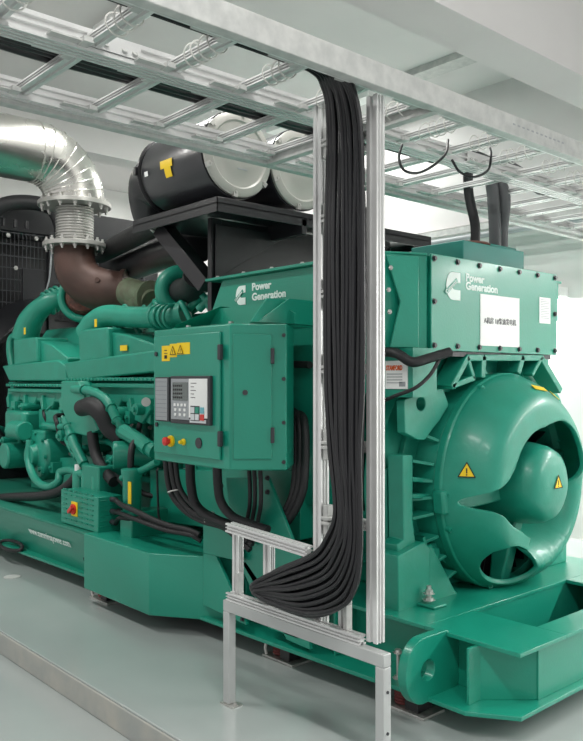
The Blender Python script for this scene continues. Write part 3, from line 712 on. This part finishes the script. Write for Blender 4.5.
# round side canister
c_ = P(140,455,y=2.80); MB().cyl((c_.x-.12,2.66,c_.z),(c_.x+.04,2.95,c_.z),.095,seg=28).build('round_canister', GREENC, e, bevel=.008)
MB().tube([P(124,431,y=2.72),P(136,439,y=2.70),P(149,449,y=2.68)], [.05,.042,.05], 8, smooth=False).build('hose_coupling', GREENC, e)
MB().prism([P(a,b,y=2.80) for a,b in ((136,404),(148,398),(150,410),(142,424),(134,420))], (0,.12,0)).build('side_cover', GREENC, e, bevel=.008)
MB().cyl(P(146,402,y=2.75),P(146,402,y=2.68),.03).build('sensor_cap', STEEL, e)
# oil filters row with chrome tops, near px 75-95,y 465-490
for px in (76, 85, 95):
    c_ = P(px,475,y=2.66); MB().lathe((c_.x,2.68,.62), Z, [(0,.0),(0,.045),(.16,.045),(.18,.03),(.2,.0)], 18).build('oil_filter', GREEN, e)
for px in (76, 85, 95):
    c_ = P(px,475,y=2.66); MB().cyl((c_.x,2.675,.80),(c_.x,2.675,.845),.024).build('white_plug', WHITE, e)
MB().box(P(98,475,y=2.7).x-.13,P(98,475,y=2.7).x+.12,2.64,2.85,.5,.86).build('filter_head', GREENC, e, bevel=.01)
# water pump / gear housing at left front
wp = MB(); c_ = P(42,455,y=2.8); wp.lathe((c_.x,2.78,c_.z), -Y, [(-.2,.21),(0,.21),(.03,.19),(.05,.10),(.10,.09),(.10,0)], 28)
wpo = wp.build('pump_housing', GREENC, e, bevel=.006)
wb = MB()
for k in range(8): q = 2*pi*k/8; wb.bolt((c_.x+.185*math.cos(q),2.75,c_.z+.185*math.sin(q)), -Y, .014, .02)
wb.build('pump_bolt', GREENC, wpo)
MB().box(P(13,440,y=2.8).x,P(32,440,y=2.8).x,2.72,3.0,.95,1.2).build('accessory_drive', GREENC, e, bevel=.03)
c_ = P(18,455,y=2.75); MB().cyl((c_.x,2.62,c_.z),(c_.x,2.95,c_.z),.11,seg=24).build('pulley_housing', GREENC, e, bevel=.015)
c_ = P(24,430,y=2.75); MB().cyl((c_.x-.1,2.70,c_.z),(c_.x+.15,2.70,c_.z),.08,seg=24).build('alternator_charger', GREENC, e, bevel=.012)
MB().box(P(36,400,y=2.8).x,P(58,400,y=2.8).x,2.82,2.98,1.05,1.22).box(P(36,425,y=2.8).x,P(50,425,y=2.8).x,2.75,2.98,.98,1.05).build('injection_pump', GREENC, e, bevel=.012)
MB().tube([P(30,440,y=2.7),P(29,462,y=2.68),P(36,480,y=2.66),P(48,487,y=2.65),P(58,482,y=2.66),P(60,472,y=2.7)], .032, 14).build('coolant_loop', GREENC, e)
MB().tube([P(60,472,y=2.7),P(70,470,y=2.68),P(82,474,y=2.68),P(98,476,y=2.70)], .03, 14).build('coolant_pipe', GREENC, e)
MB().tube([P(66,436,y=2.8),P(72,448,y=2.76),P(80,460,y=2.72),P(90,470,y=2.7)], .03, 12).build('coolant_pipe', GREENC, e)
MB().tube([P(96,440,y=2.85),P(112,444,y=2.82),P(116,455,y=2.8),P(108,462,y=2.8)], .022, 12).build('coolant_pipe', GREENC, e)
MB().tube([P(122,478,y=2.66),P(142,470,y=2.64),P(157,462,y=2.62)], .022, 12).build('coolant_pipe', GREENC, e)
MB().tube([P(44,425,y=2.78),P(55,427,y=2.76),P(66,426,y=2.78)], .026, 12).build('coolant_pipe', GREENC, e)
MB().tube([P(118,430,y=2.78),P(132,436,y=2.74),P(146,446,y=2.7),P(156,452,y=2.7)], .05, 14).build('coolant_pipe', GREENC, e)
MB().prism([P(a,b,y=2.82) for a,b in ((118,412),(150,410),(150,425),(140,418),(128,422))], (0,.1,0)).build('side_cover', GREENC, e, bevel=.006)
MB().prism([P(a,b,y=2.86) for a,b in ((56,458),(120,455),(120,480),(56,484))], (0,.1,0)).build('side_cover', GREENC, e, bevel=.006)
random.seed(5)
for k in range(16):
    a = P(20+k*8.2, 402+random.random()*20, y=2.86); b = a+V(random.uniform(-.1,.15),-.02,random.uniform(-.2,-.06)); c2 = b+V(random.uniform(-.15,.15),0,random.uniform(-.14,.02))
    MB().tube([a,(a+b)/2+V(.03,-.03,0),b,c2], random.choice((.009,.012,.018)), 8).build('fuel_line', random.choice((GREENC,GREENC,GREENC,RUBBER)), e)
for k in range(10):
    a = P(18+k*13, 415+random.random()*45, y=2.93); w_, h_ = random.uniform(.05,.12), random.uniform(.05,.12)
    MB().box(a.x-w_,a.x+w_,2.85+random.random()*.05,3.0,a.z-h_,a.z+h_).build('block_pad', GREENC, e, bevel=.012)
for k in range(22):
    a = P(12+k*6.4, 404+random.random()*66, y=2.83); w_ = random.uniform(.02,.05)
    if k % 3 == 0: MB().cyl((a.x,2.74,a.z),(a.x,2.92,a.z),w_,seg=14).bolt((a.x,2.74,a.z),-Y,w_*.5,.02).build('fitting', GREENC, e, bevel=.004)
    elif k % 3 == 1: MB().box(a.x-w_,a.x+w_,2.78,2.95,a.z-w_*1.4,a.z+w_*1.4).bolt((a.x,2.78,a.z),-Y,.014,.018).build('fitting', GREENC, e, bevel=.008)
    else: MB().tube([a+V(0,.05,0),a+V(.0,-.06,.0),a+V(.06,-.08,-.06),a+V(.07,-.04,-.2),a+V(.16,.04,-.24)], .018, 8).build('oil_line', GREENC if k % 4 else RUBBER, e)
MB().tube([P(66,420,y=2.76),P(70,432,y=2.72),P(76,448,y=2.7),P(84,464,y=2.7)], .038, 12).build('braided_hose', GREENC, e)
for k, (a, b) in enumerate(((68,427),(72,437),(76,448),(80,457))): MB().ring(P(a,b,y=2.71), P(84,464,y=2.7)-P(66,420,y=2.76), .04, .007, 18, 6).build('hose_band', GREENC, e)
for k in range(8):
    xx = -7.13+k*.36; MB().prism([(xx+.02,2.83,1.30),(xx+.12,2.80,1.22),(xx+.15,2.80,1.22),(xx+.07,2.83,1.34)], (0,.06,0)).build('cover_fin', GREENC, e, bevel=.004)
# black battery cable rising from below left
MB().tube([P(-6,498,y=2.65),P(15,497,y=2.62),P(40,496,y=2.62),P(58,492,y=2.64),P(72,482,y=2.66),P(78,472,y=2.7)], .036, 14).build('flexible_conduit', RUBBER, e)
MB().tube([P(-8,455,y=3.0),P(4,445,y=2.95),P(16,405,y=2.9),P(15,380,y=2.95)], .018, 10).build('thin_hose', RUBBER, e)
MB().tube([P(-6,428,y=3.1),P(5,432,y=3.1),P(16,428,y=3.05)], .05, 14).build('coolant_pipe', GREENC, e)
MB().tube([P(36,315,y=3.0)+V(0,0,0),P(48,285,y=3.1),P(51,260,y=3.2),P(52,240,y=3.2)], .008, 8).build('sensor_cable', GREYP, e)
# --- starter isolator box
bx0 = P(61,505,y=2.50); bx1 = P(98,520,y=2.50); zt_ = P(61,489,y=2.50).z; zb_ = .45
iso = MB().box(bx0.x,bx1.x,2.50,2.68,zb_+.005,zt_).build('isolator_box', GREEN, G, bevel=.005)
lv = MB()
for r_ in range(7):
    for c2 in range(6):
        xx = bx0.x+.05+c2*(bx1.x-bx0.x-.08)/6; zz = zb_+.045+r_*.034
        if c2 in (1,2) and r_ in (2,3,4): continue
        lv.obox((xx+.02,2.497,zz), X, V(0,-.5,1), .05, .008, .006)
for r_ in range(6):
    for c2 in range(2): lv.obox((bx1.x+.003,2.54+c2*.07,zb_+.045+r_*.034), Y, V(.5,0,1), .05,.008,.006)
lv.build('louvre', GREENC, iso)
sx = P(75,509,y=2.5); MB().box(sx.x-.045,sx.x+.045,2.492,2.5,sx.z-.05,sx.z+.05).build('switch_plate', YELL, iso, bevel=.004)
MB().cyl((sx.x,2.492,sx.z),(sx.x,2.478,sx.z),.036).obox((sx.x,2.468,sx.z), V(.8,0,.6), V(-.6,0,.8), .07,.02,.025).build('rotary_switch', RED, iso)
gl = MB()
for zz in (.70,.62,.55): gl.cyl((bx1.x,2.60,zz-.03),(bx1.x+.06,2.60,zz-.03),.018)
gl.build('cable_gland', DGREY, iso)
def gcable(pts, r, name='harness_cable'): return MB().tube(pts, r, 10).build(name, RUBBER, G)
gcable([V(bx1.x+.05,2.60,.67),P(122,505,y=2.54),P(135,511,y=2.53),P(152,519,y=2.54),P(170,526,y=2.56),P(188,530,y=2.58),P(200,535,y=2.6)], .017)
gcable([V(bx1.x+.05,2.60,.59),P(122,514,y=2.54),P(140,521,y=2.52),P(165,530,y=2.54),P(190,535,y=2.57),P(201,541,y=2.6)], .014)
gcable([V(bx1.x+.05,2.60,.52),P(120,518,y=2.56),P(132,519,y=2.58),P(148,517,y=2.62)], .014)
gcable([P(118,510,y=2.62),P(140,518,y=2.65),P(170,528,y=2.7),P(200,535,y=2.7)], .012)
gcable([P(157,470,y=2.5),P(158,500,y=2.58),P(160,520,y=2.6),P(172,528,y=2.6)], .007)
# hoses hanging from the cabinet
bot_ = z0
for a, b, r_, xs in ((165,0,.017,0),(170,1,.017,0),(175,2,.014,0),(190,3,.026,0),(217,4,.024,0)):
    p0 = P(a,468,y=2.42); p0.z = z0+.01
    e1 = {0:[(170,490),(182,508),(200,520),(225,528),(245,545)],1:[(176,490),(190,510),(208,520),(230,530),(250,550)],2:[(180,488),(196,508),(214,516),(232,526),(252,545)],
          3:[(191,485),(196,505),(212,518),(232,526),(250,540)],4:[(218,485),(221,502),(232,516),(250,524),(268,530)]}[b]
    gcable([p0]+[P(x_,y_,y=2.44+.02*i) for i, (x_,y_) in enumerate(e1)], r_)
for a, d_ in ((249,0),(254,1),(260,2)):
    p0 = P(a,470,y=2.55); p0.z = z0+.01; gcable([p0,P(a+1,500,y=2.55),P(a-2,520,y=2.58),P(a-8,545,y=2.62)], .011)
for a, rr in ((293,0),(297,8),(302,14)):
    gcable([P(a-10,400+rr,y=2.9),P(a+2,420,y=2.75),P(a+3,470,y=2.7),P(a-2,500,y=2.68),P(a-18,525,y=2.68),P(a-40,540,y=2.7)], .022)
tt = MB(); tt.ring(P(175,491,y=2.44), V(.3,0,-1), .04, .004, 16, 6).ring(P(210,518,y=2.5), V(1,0,-.3), .035, .004, 16, 6); tt.build('white_cable_tie', TIE, G)
gcable([P(262,345,y=2.9),P(285,362,y=2.86),P(310,365,y=2.84)], .02)
gcable([P(372,352,y=2.9),P(395,353,y=2.84),P(412,362,y=2.86),P(430,358,y=2.95),P(450,352,y=3.05)], .024)
gcable([P(374,405,y=2.88),P(395,396,y=2.85),P(415,388,y=2.88),P(430,375,y=2.95),P(440,358,y=3.0)], .009)
# side skirts beneath cabinet: coupling housing
MB().prism([P(a,b,y=2.84) for a,b in ((150,470),(300,470),(300,540),(150,520))], (0,.12,0)).build('coupling_guard', GREEN, G, bevel=.004)
MB().cyl((-4.2,CY,CZ),(-4.6,CY,CZ),.70,.6,seg=48).build('flywheel_housing', GREENC, G)
# black loop lying by the base
# ------------------------------------------------------------------ exhaust
EX = thing('exhaust_pipe', 'silver exhaust duct with bellows and brown steel elbow above the engine', 'pipe', (-6.26,3.1,2.2))
bx, by = -6.29, 3.1
ed = V(.664,.748,0); E0 = V(bx,by,0)
MB().tube([E0+Z*2.60,E0+Z*2.48,E0+ed*.04+Z*2.36,E0+ed*.15+Z*2.265,E0+ed*.30+Z*2.225,E0+ed*.42+Z*2.215], [.168,.172,.178,.182,.182,.178], 32).build('brown_elbow', BROWN, EX)
fl = MB(); 
def flange(z, r): 
    fl.lathe((bx,by,z), Z, [(-.018,0),(-.018,r),(.018,r),(.018,0)], 48)
flange(2.615,.265); flange(2.96,.305)
MB().lathe(E0+ed*.41+Z*2.215, ed, [(0,0),(0,.20),(.035,.20),(.035,0)], 40).build('rusty_flange', BROWN, EX, bevel=.003)
fo = fl.build('flange', FLANGE, EX, bevel=.003)
bo = MB()
for z_, r_, n_ in ((2.615,.235,14),(2.96,.27,14)):
    for k in range(n_):
        q = 2*pi*k/n_; c_ = V(bx+r_*math.cos(q),by+r_*math.sin(q),z_); bo.cyl(c_-Z*.055,c_+Z*.055,.010,seg=8); bo.bolt(c_+Z*.018,Z,.017,.02); bo.bolt(c_-Z*.018,-Z,.017,.02)
bo.build('flange_bolt', STEEL, fo)
pf = []; n_ = 13
for k in range(n_): z_ = .02+k*.305/n_; pf += [(z_,.145),(z_+.007,.160),(z_+.014,.160),(z_+.020,.145)]
MB().lathe((bx,by,2.615), Z, pf, 48).build('bellows', STEEL, EX)
ns = 8; cpt = V(bx,by-.37,3.0); pts = [V(bx,by,2.97)]
for k in range(ns+1):
    q = (pi/2)*k/ns; pts.append(V(bx,by-.37+.37*math.cos(q),2.98+.37*math.sin(q)))
pts += [V(bx,by-1.0,3.35),V(bx,by-2.2,3.35),V(bx,by-3.4,3.35)]
du = MB().tube(pts, .25, 40, smooth=False).build('silver_duct', SILVER, EX, angle=20)
sm_ = MB()
for i in range(1, len(pts)-1):
    d = (pts[i+1]-pts[i-1]).normalized(); sm_.ring(pts[i], d, .252, .004, 48, 6)
sm_.build('duct_seam', SILVER, du)
sh_ = P(95,278,y=2.92)
MB().cyl(E0+ed*.24+Z*2.30-F*.15,E0+ed*.24+Z*2.30-F*.19,.02).build('plug', BROWN, EX)
# ------------------------------------------------------------------ vibration isolators
ISO = [(105,606,2.56,'black and red vibration mount under the raised side box of the base'),(284,668,2.72,'steel vibration mount under the base behind the cable stand'),(409,712,2.72,'steel vibration mount under the base below the lifting eye')]
for (px, py, yy, lb) in ISO:
    c_ = P(px,py,y=yy); T = thing('vibration_isolator', lb, 'vibration mount', (c_.x,yy,0), 'vibration mounts under the generator base')
    x_ = c_.x
    MB().box(x_-.12,x_+.12,yy-.05,yy+.10,0,.012).build('base_plate', STEEL, T, bevel=.002)
    MB().box(x_+.0,x_+.075,yy-.03,yy+.07,.012,.085).build('mount_body', BLACK, T, bevel=.004)
    sp_ = MB()
    for k in range(5): sp_.ring((x_-.05,yy+.02,.022+k*.014), Z, .035, .007, 20, 6)
    sp_.build('spring', REDBR, T)
    MB().tube([(x_-.10,yy-.035,.012),(x_-.105,yy-.04,.05),(x_-.09,yy-.035,.085),(x_-.06,yy-.02,.095)], .008).build('earth_strap', TIE, T)
    MB().cyl((x_-.02,yy+.02,.012),(x_-.02,yy+.02,.1),.01).build('stud', STEEL, T)
# ------------------------------------------------------------------ cable ladders overhead
ZB = 2.53
def rail(mb, p0, p1, w, h, up=Z):
    """extruded rail with grooves along its faces"""
    p0 = Vector(p0); p1 = Vector(p1); d = (p1-p0).normalized(); a = d.cross(Vector(up)).normalized(); b = a.cross(d)
    prof_ = [(-w/2,-h/2),(-w/6,-h/2),(-w/6,-h/2+.011),(w/6,-h/2+.011),(w/6,-h/2),(w/2,-h/2),(w/2,-h*.3),(w/2-.011,-h*.27),(w/2-.011,-h*.08),(w/2,-h*.05),(w/2,h*.05),(w/2-.011,h*.08),(w/2-.011,h*.27),(w/2,h*.3),(w/2,h/2),
             (w/6,h/2),(w/6,h/2-.011),(-w/6,h/2-.011),(-w/6,h/2),(-w/2,h/2),(-w/2,h*.3),(-w/2+.011,h*.27),(-w/2+.011,h*.08),(-w/2,h*.05),(-w/2,-h*.05),(-w/2+.011,-h*.08),(-w/2+.011,-h*.27),(-w/2,-h*.3)]
    return mb.prism([p0+a*x+b*y for x, y in prof_], p1-p0)
Y0, Y1 = -1.5, 6.95
SF = thing('tray_support_frame', 'galvanised steel channel frame carrying the overhead cable ladders', 'support frame', (-2.48,2.5,ZB))
MB().box(-1.975,-1.93,Y0,Y1,ZB,ZB+.088).build('channel_beam', GALV, SF, bevel=.003)
MB().box(-3.05,-3.0,Y0,Y1,ZB,ZB+.075).build('channel_beam', GALV, SF, bevel=.003)
MB().box(-3.0,-1.975,2.50,2.54,ZB,ZB+.06).build('cross_beam', GALV, SF, bevel=.002)
MB().box(-3.0,-1.975,5.6,5.64,ZB,ZB+.06).build('cross_beam', GALV, SF, bevel=.002)
hp = MB()
for k in range(12): hp.box(-1.9305,-1.929,3.0+k*.037,3.018+k*.037,ZB+.045,ZB+.052)
hp.build('slotted_strip', GREYP, SF)
def ladder(name, xa, xb2, label, zz=ZB+.055, y0=Y0, y1=Y1):
    T = thing(name, label, 'cable ladder', ((xa+xb2)/2,2.5,zz), 'overhead cable ladders')
    for x_ in (xa, xb2): rail(MB(), (x_,y0,zz), (x_,y1,zz), .036, .075).build('side_rail', ALU, T)
    k = 0; yy = -1.28
    while yy < y1-.1:
        m_ = MB(); rail(m_, (xa+.018,yy,zz-.005), (xb2-.018,yy,zz-.005), .05, .028); m_.build('rung', ALU, T)
        j = MB()
        for x_, s_ in ((xa+.018,1),(xb2-.018,-1)):
            j.box(x_, x_+s_*.05, yy-.055, yy-.02, zz-.03, zz-.012); j.box(x_, x_+s_*.035, yy-.16, yy-.055, zz-.026, zz-.02)
        j.build('rung_clamp', GALV, T)
        yy += .315; k += 1
    return T
LA = ladder('cable_ladder', -3.0+.02, -2.45, 'wide aluminium cable ladder overhead, the one further from the camera above the air cleaners')
LB = ladder('cable_ladder', -2.405, -1.995, 'narrow aluminium cable ladder overhead behind the near galvanised beam, black cables drop from it')
jp = MB()
for yy in (1.22,3.30):
    jp.box(-2.387,-2.382,yy,yy+.2,ZB+.035,ZB+.075)
jo = jp.build('splice_plate', ALU, LB)
jb = MB()
for yy in (1.22,3.30):
    for t_ in (.025,.065,.135,.175): jb.cyl((-2.382,yy+t_,ZB+.052),(-2.378,yy+t_,ZB+.055),.011,seg=12)
jb.build('splice_bolt', GALV, LB)
# ties round the rungs
for k in range(26):
    yy = -1.28+.315*k
    if yy < .6: continue
    m_ = MB()
    for i in range(4 if k % 2 else 3):
        x_ = -2.12-.045*i-random.random()*.015
        pts = [V(x_+.012*math.sin(q)*(i % 2), yy+.042*math.cos(q), ZB+.055+.036*math.sin(q)) for q in [2*pi*j/14 for j in range(15)]]
        tag(MB().tube(pts, .003, 6, smooth=False).build('cable_tie', TIE), 'white cable tie looped round a rung of the narrow overhead ladder', 'cable tie', 'cable ties on the overhead rungs')
# cables lying on the ladders
random.seed(11)
for k in range(5):
    x_ = -2.51-k*.044; y1_ = [3.1,2.9,3.3,2.8,3.0][k]
    pts = [V(x_+random.uniform(-.008,.008), yy, ZB+.085+random.uniform(0,.01)) for yy in [Y0+.2+i*(y1_-Y0-.2)/12 for i in range(13)]]
    tag(MB().tube(pts, .020, 10).build('power_cable', CABLE), 'black power cable lying along the wide overhead cable ladder', 'cable', 'cables on the wide overhead ladder')
# ------------------------------------------------------------------ vertical ladder
VY = 2.20; XLp, XRp = -2.30, -2.005
VL = thing('vertical_cable_ladder', 'tall upright aluminium cable ladder in front of the alternator, behind the black cable bundle', 'cable ladder', (-2.15,VY,.47))
def vrail(x_, zlo, zhi, w=.045): 
    m_ = MB(); rail(m_, (x_,VY,zlo), (x_,VY,zhi), w, .045, up=Y); return m_.build('side_rail', ALU, VL)
vrail(XLp,.47,2.60); vrail(XRp,.485,ZB-.002,.052)
for k in range(6):
    zz = 2.407-k*.30
    m_ = MB(); rail(m_, (XLp+.02,VY+.035,zz), (XRp-.02,VY+.035,zz), .03,.04); m_.build('rung', ALU, VL)
    m_ = MB().box(XLp+.03,XLp+.055,VY-.018,VY+.02,zz-.06,zz+.06).box(XLp+.028,XLp+.075,VY-.028,VY+.015,zz-.016,zz-.004).box(XLp+.028,XLp+.075,VY-.028,VY+.015,zz+.004,zz+.016); m_.build('rung_clamp', GALV, VL, bevel=.002)
# ------------------------------------------------------------------ low stand and its ladder section
SX_0, SX_1, SY_ = -2.885, -1.915, 2.165
ST = thing('cable_stand', 'grey square tube stand on two legs carrying the low end of the cables', 'stand', (-2.42,SY_,0))
MB().box(SX_0,SX_1,SY_-.021,SY_+.021,.42,.47).build('top_beam', FRAMEG, ST, bevel=.004)
for x_ in (SX_0+.021, SX_1-.021):
    lgm = MB().box(x_-.021,x_+.021,SY_-.021,SY_+.021,.006,.42).build('leg', FRAMEG, ST, bevel=.004)
    MB().box(x_-.03,x_+.06,SY_-.03,SY_+.03,0,.006).bolt((x_+.045,SY_,.006),Z,.008,.014).build('foot_plate', STEEL, lgm)
for zz in (.33,.18): MB().cyl((SX_1-.0,SY_,zz),(SX_1+.004,SY_,zz),.006,seg=8).build('screw', DGREY, ST)
HL = thing('low_cable_ladder', 'short aluminium cable ladder set on edge along the grey stand', 'cable ladder', (-2.6,SY_+.01,.458))
m_ = MB(); rail(m_, (SX_0+.02,SY_+.0,.489), (-2.04,SY_+.0,.489), .04,.036); m_.build('side_rail', ALU, HL)
m_ = MB(); rail(m_, (SX_0+.02,SY_+.0,.80), (-2.335,SY_+.0,.775), .045,.04); m_.build('side_rail', ALU, HL)
for x_ in (SX_0+.045,-2.62,-2.16):
    m_ = MB(); rail(m_, (x_,SY_+.03,.472), (x_,SY_+.03,.78 if x_ < -2.2 else .70), .045,.03, up=Y); m_.build('rung', ALU, HL)
    MB().box(x_+.02,x_+.038,SY_+.0,SY_+.03,.50,.60).build('rung_clamp', GALV, HL)
# ------------------------------------------------------------------ cable bundle
smooth_ = lambda t: 0 if t < 0 else (1 if t > 1 else t*t*(3-2*t))
random.seed(21); n = 0
for layer in range(3):
    for i in range(10):
        t = (i+.5+(layer == 1)*.25-.1*(layer == 2))/10; r_ = .0098; yb = 2.105+layer*.022+random.uniform(-.004,.004)
        j = lambda s_: random.uniform(-s_, s_)
        INN = [(331,93),(326,125),(324,160),(324,260),(325,380),(329,450),(334,490),(334,515),(327,535),(312,553),(280,566),(262,577),(252,587)]
        OUT = [(357,95),(362,125),(364,160),(365,260),(364,380),(362,450),(361,500),(362,550),(357,585),(343,608),(312,617),(275,606),(254,593)]
        xs_ = -2.13+.115*t; zs_ = 2.606+.014*layer
        pts = [V(xs_,Y0+.2,zs_), V(xs_+j(.006),-.4,zs_), V(xs_+j(.006),.5,zs_), V(xs_+j(.006),1.3,zs_), V(xs_,1.85,zs_), V(xs_+j(.004),1.99,zs_-.004), V(xs_*.6+(-2.2+.19*t)*.4,2.065,2.575+.006*layer)]
        for k_, (a_, b_) in enumerate(zip(INN, OUT)):
            if k_ in (0, 2): continue
            yy_ = yb-(.02*smooth_((k_-6)/5)); p_ = P(a_[0]+(b_[0]-a_[0])*t, a_[1]+(b_[1]-a_[1])*t, y=yy_)
            w_ = .006 if k_ > 1 else .012
            pts.append(p_+V(j(w_), 0, j(w_*.7)))
        tp = pts[-1]; pts += [tp+V(-.015,.08,-.01), tp+V(.02,.22+.03*layer,-.03), tp+V(.1,.52,-.05)]
        side = 'left' if t < .34 else ('middle' if t < .67 else 'right')
        ob = MB().tube(pts, r_, 8, n=6).build('power_cable', CABLE)
        tag(ob, {'left':'black cable in the left third of the hanging bundle, inner side of its bend','middle':'black cable in the middle third of the hanging bundle','right':'black cable in the right third of the hanging bundle, outer side of its bend'}[side], 'cable', side+' cables of the hanging bundle')
# cables from terminal box up through the ladders
for i, (px, r_, y_c) in enumerate(((475,.028,3.55),(495,.036,3.62),(502,.036,3.70))):
    x_ = -2.70
    q = P(px,230,x=x_); pts = [V(x_,q.y,2.23),V(x_,q.y,2.36),V(x_+.03*(i-1),q.y-.02,2.55),V(x_,q.y-.05,2.72),V(x_-.05,q.y+.15,2.78),V(x_-.06,q.y+.6,2.70)]
    tag(MB().tube(pts, r_, 14).build('alternator_cable', CABLE if i == 0 else mat('grey_jacket_%d' % i,(84,86,88),.5)), ['thin black cable rising from the terminal box, left of the thick pair','thick grey cable rising from the terminal box, left one of the pair','thick grey cable rising from the terminal box, right one of the pair'][i], 'cable')
# loose loops under the narrow ladder
def loop(pts, lb):
    tag(MB().tube([P(a,b,x=x_) for a,b,x_ in pts], .006, 8).build('loose_wire', CABLE), lb, 'wire')
loop([(402,145,-2.30),(399,158,-2.25),(404,170,-2.2),(418,173,-2.2),(434,165,-2.2),(446,153,-2.2),(448,140,-2.25)], 'black loose wire looping below the overhead ladder, left of the other loop')
loop([(452,160,-2.30),(460,172,-2.25),(474,177,-2.2),(488,170,-2.2),(491,155,-2.2),(490,148,-2.25)], 'loose wire looping below the overhead ladder above the terminal box')
# ------------------------------------------------------------------ small floor things
c_ = P(20,545,y=2.50)
pts = []
for k in range(26):
    q = 2*pi*k/22; pts.append(V(-6.25+.20*math.cos(q),2.53+.045*math.sin(q),.135+.004*(k > 22)+.02*math.sin(q)))
tag(MB().tube(pts, .014, 8).build('hose_loop', RUBBER), 'black rubber hose loop lying on the left foot of the generator base', 'hose')
c_ = P(12,577,z=0); tag(MB().cyl((c_.x,c_.y,0),(c_.x,c_.y,.004),.06).build('floor_cap', GALV), 'small round metal cap set in the plinth left of the base', 'cap')
# wall bits
T = thing('wall_conduit_rail', 'long grey conduit rail fixed along the back wall', 'conduit', (-4,6.65,2.95))
MB().box(-9,2.5,6.62,6.70,2.96,3.02).build('rail', GALV, T); MB().cyl((-9,6.6,2.90),(2.5,6.6,2.90),.03).build('conduit', GREYP, T)
# ------------------------------------------------------------------ lamps and light
def lamp(x_, y_, L, power, along='X', z_=4.25):
    T = thing('ceiling_lamp', 'long fluorescent ceiling lamp outside the picture', 'lamp', (x_,y_,z_+.1), 'ceiling lamps') if z_ > 3 else thing('wall_fill_light', 'added unseen fill light that brightens the white back wall', 'lamp', (x_,y_,z_+.1), 'added fill lights for the back wall')
    if 2.3 < z_ < 3:  # rods made up to hold the added fill lights
        for q_ in (-.5, .5): MB().cyl((x_+q_,y_,z_+.15),(x_+q_,y_,4.4),.008,seg=8).build('hanger', GALV, T)
    sx_, sy_ = (L, .16) if along == 'X' else (.16, L)
    MB().box(x_-sx_/2,x_+sx_/2,y_-sy_/2,y_+sy_/2,z_+.06,z_+.15).build('housing', WHITE, T)
    l = bpy.data.lights.new('lamp', 'AREA'); l.shape = 'RECTANGLE'; l.size = sx_; l.size_y = sy_; l.energy = power; l.color = (1,.985,.955)
    o_ = bpy.data.objects.new('lamp_light', l); C.objects.link(o_); o_.location = (x_,y_,z_+.05); 
    return o_
for x_ in (-9,-6.2): lamp(x_, 5.9, 1.6, 70)
for x_ in (-1.0,.7,2.4): lamp(x_, 5.9, 1.4, 88, z_=2.42)  # unseen fill lights, added to brighten the white back wall
lamp(-4.4, 6.92, 1.0, 75, z_=2.2)  # added fill light out of sight behind the terminal box, whitens the lower wall
lamp(-6.6, 6.92, 1.0, 60, z_=2.2)  # second added wall fill, out of sight behind the generator
for x_ in (-7.5,-5.0,-.9,1.4): lamp(x_, .6, 1.6, 70)
for x_ in (-5.2,-3.4): lamp(x_, 3.2, 1.6, 45)
w = bpy.data.worlds.new('world'); bpy.context.scene.world = w; w.use_nodes = True
bg = w.node_tree.nodes['Background']; bg.inputs['Color'].default_value = (1,.965,.965,1); bg.inputs['Strength'].default_value = .72
sc_ = bpy.context.scene; sc_.view_settings.view_transform = 'Standard'; sc_.view_settings.look = 'None'; sc_.view_settings.gamma = 1; sc_.view_settings.exposure = 0.0
sc_.cycles.max_bounces = 8
bpy.context.view_layer.update()

# every separate piece of a part becomes a part of its own
KEEP = ('lettering','print','mark','guard','mesh','spring','louvre','slotted_strip','logo','rotor','display','cover_arm_x','engine_block','base_rail')
def split(o):
    me = o.data; n = len(me.vertices); par = list(range(n))
    def find(a):
        while par[a] != a: par[a] = par[par[a]]; a = par[a]
        return a
    for e_ in me.edges:
        a, b = find(e_.vertices[0]), find(e_.vertices[1])
        if a != b: par[a] = b
    comp = {}
    for i in range(n): comp.setdefault(find(i), []).append(i)
    if len(comp) < 2: return
    g = []
    for vi in comp.values():
        c = [me.vertices[i].co for i in vi]
        g.append([[min(v[k] for v in c)-.004 for k in range(3)], [max(v[k] for v in c)+.004 for k in range(3)], set(vi)])
    changed = True
    while changed:
        changed = False
        for i in range(len(g)):
            for j in range(len(g)-1, i, -1):
                if all(g[i][0][k] <= g[j][1][k] and g[j][0][k] <= g[i][1][k] for k in range(3)):
                    g[i] = [[min(a, b) for a, b in zip(g[i][0], g[j][0])], [max(a, b) for a, b in zip(g[i][1], g[j][1])], g[i][2] | g[j][2]]; del g[j]; changed = True
    if len(g) < 2 or len(g) > 99: return
    polys = [(tuple(p.vertices), p.use_smooth) for p in me.polygons]
    sharp = {tuple(sorted(e_.vertices)) for e_ in me.edges if e_.use_edge_sharp}
    for k, (lo_, hi_, vs_) in enumerate(g):
        idx = {v: i for i, v in enumerate(sorted(vs_))}; m2 = bpy.data.meshes.new(o.name.split('.')[0])
        pp_ = [(p, s_) for p, s_ in polys if p[0] in vs_]
        m2.from_pydata([me.vertices[v].co[:] for v in sorted(vs_)], [], [[idx[v] for v in p] for p, s_ in pp_])
        for p, (q_, s_) in zip(m2.polygons, pp_): p.use_smooth = s_
        m2.update()
        if any(s_ for p, s_ in pp_): m2.set_sharp_from_angle(angle=math.radians(38))
        m2.materials.append(me.materials[0])
        if k == 0: o.data = m2
        else:
            c = o.copy(); c.data = m2; C.objects.link(c)
for o in list(C.objects):
    if o.type == 'MESH' and o.parent and not any(w_ in o.name for w_ in KEEP): split(o)
bpy.context.view_layer.update()
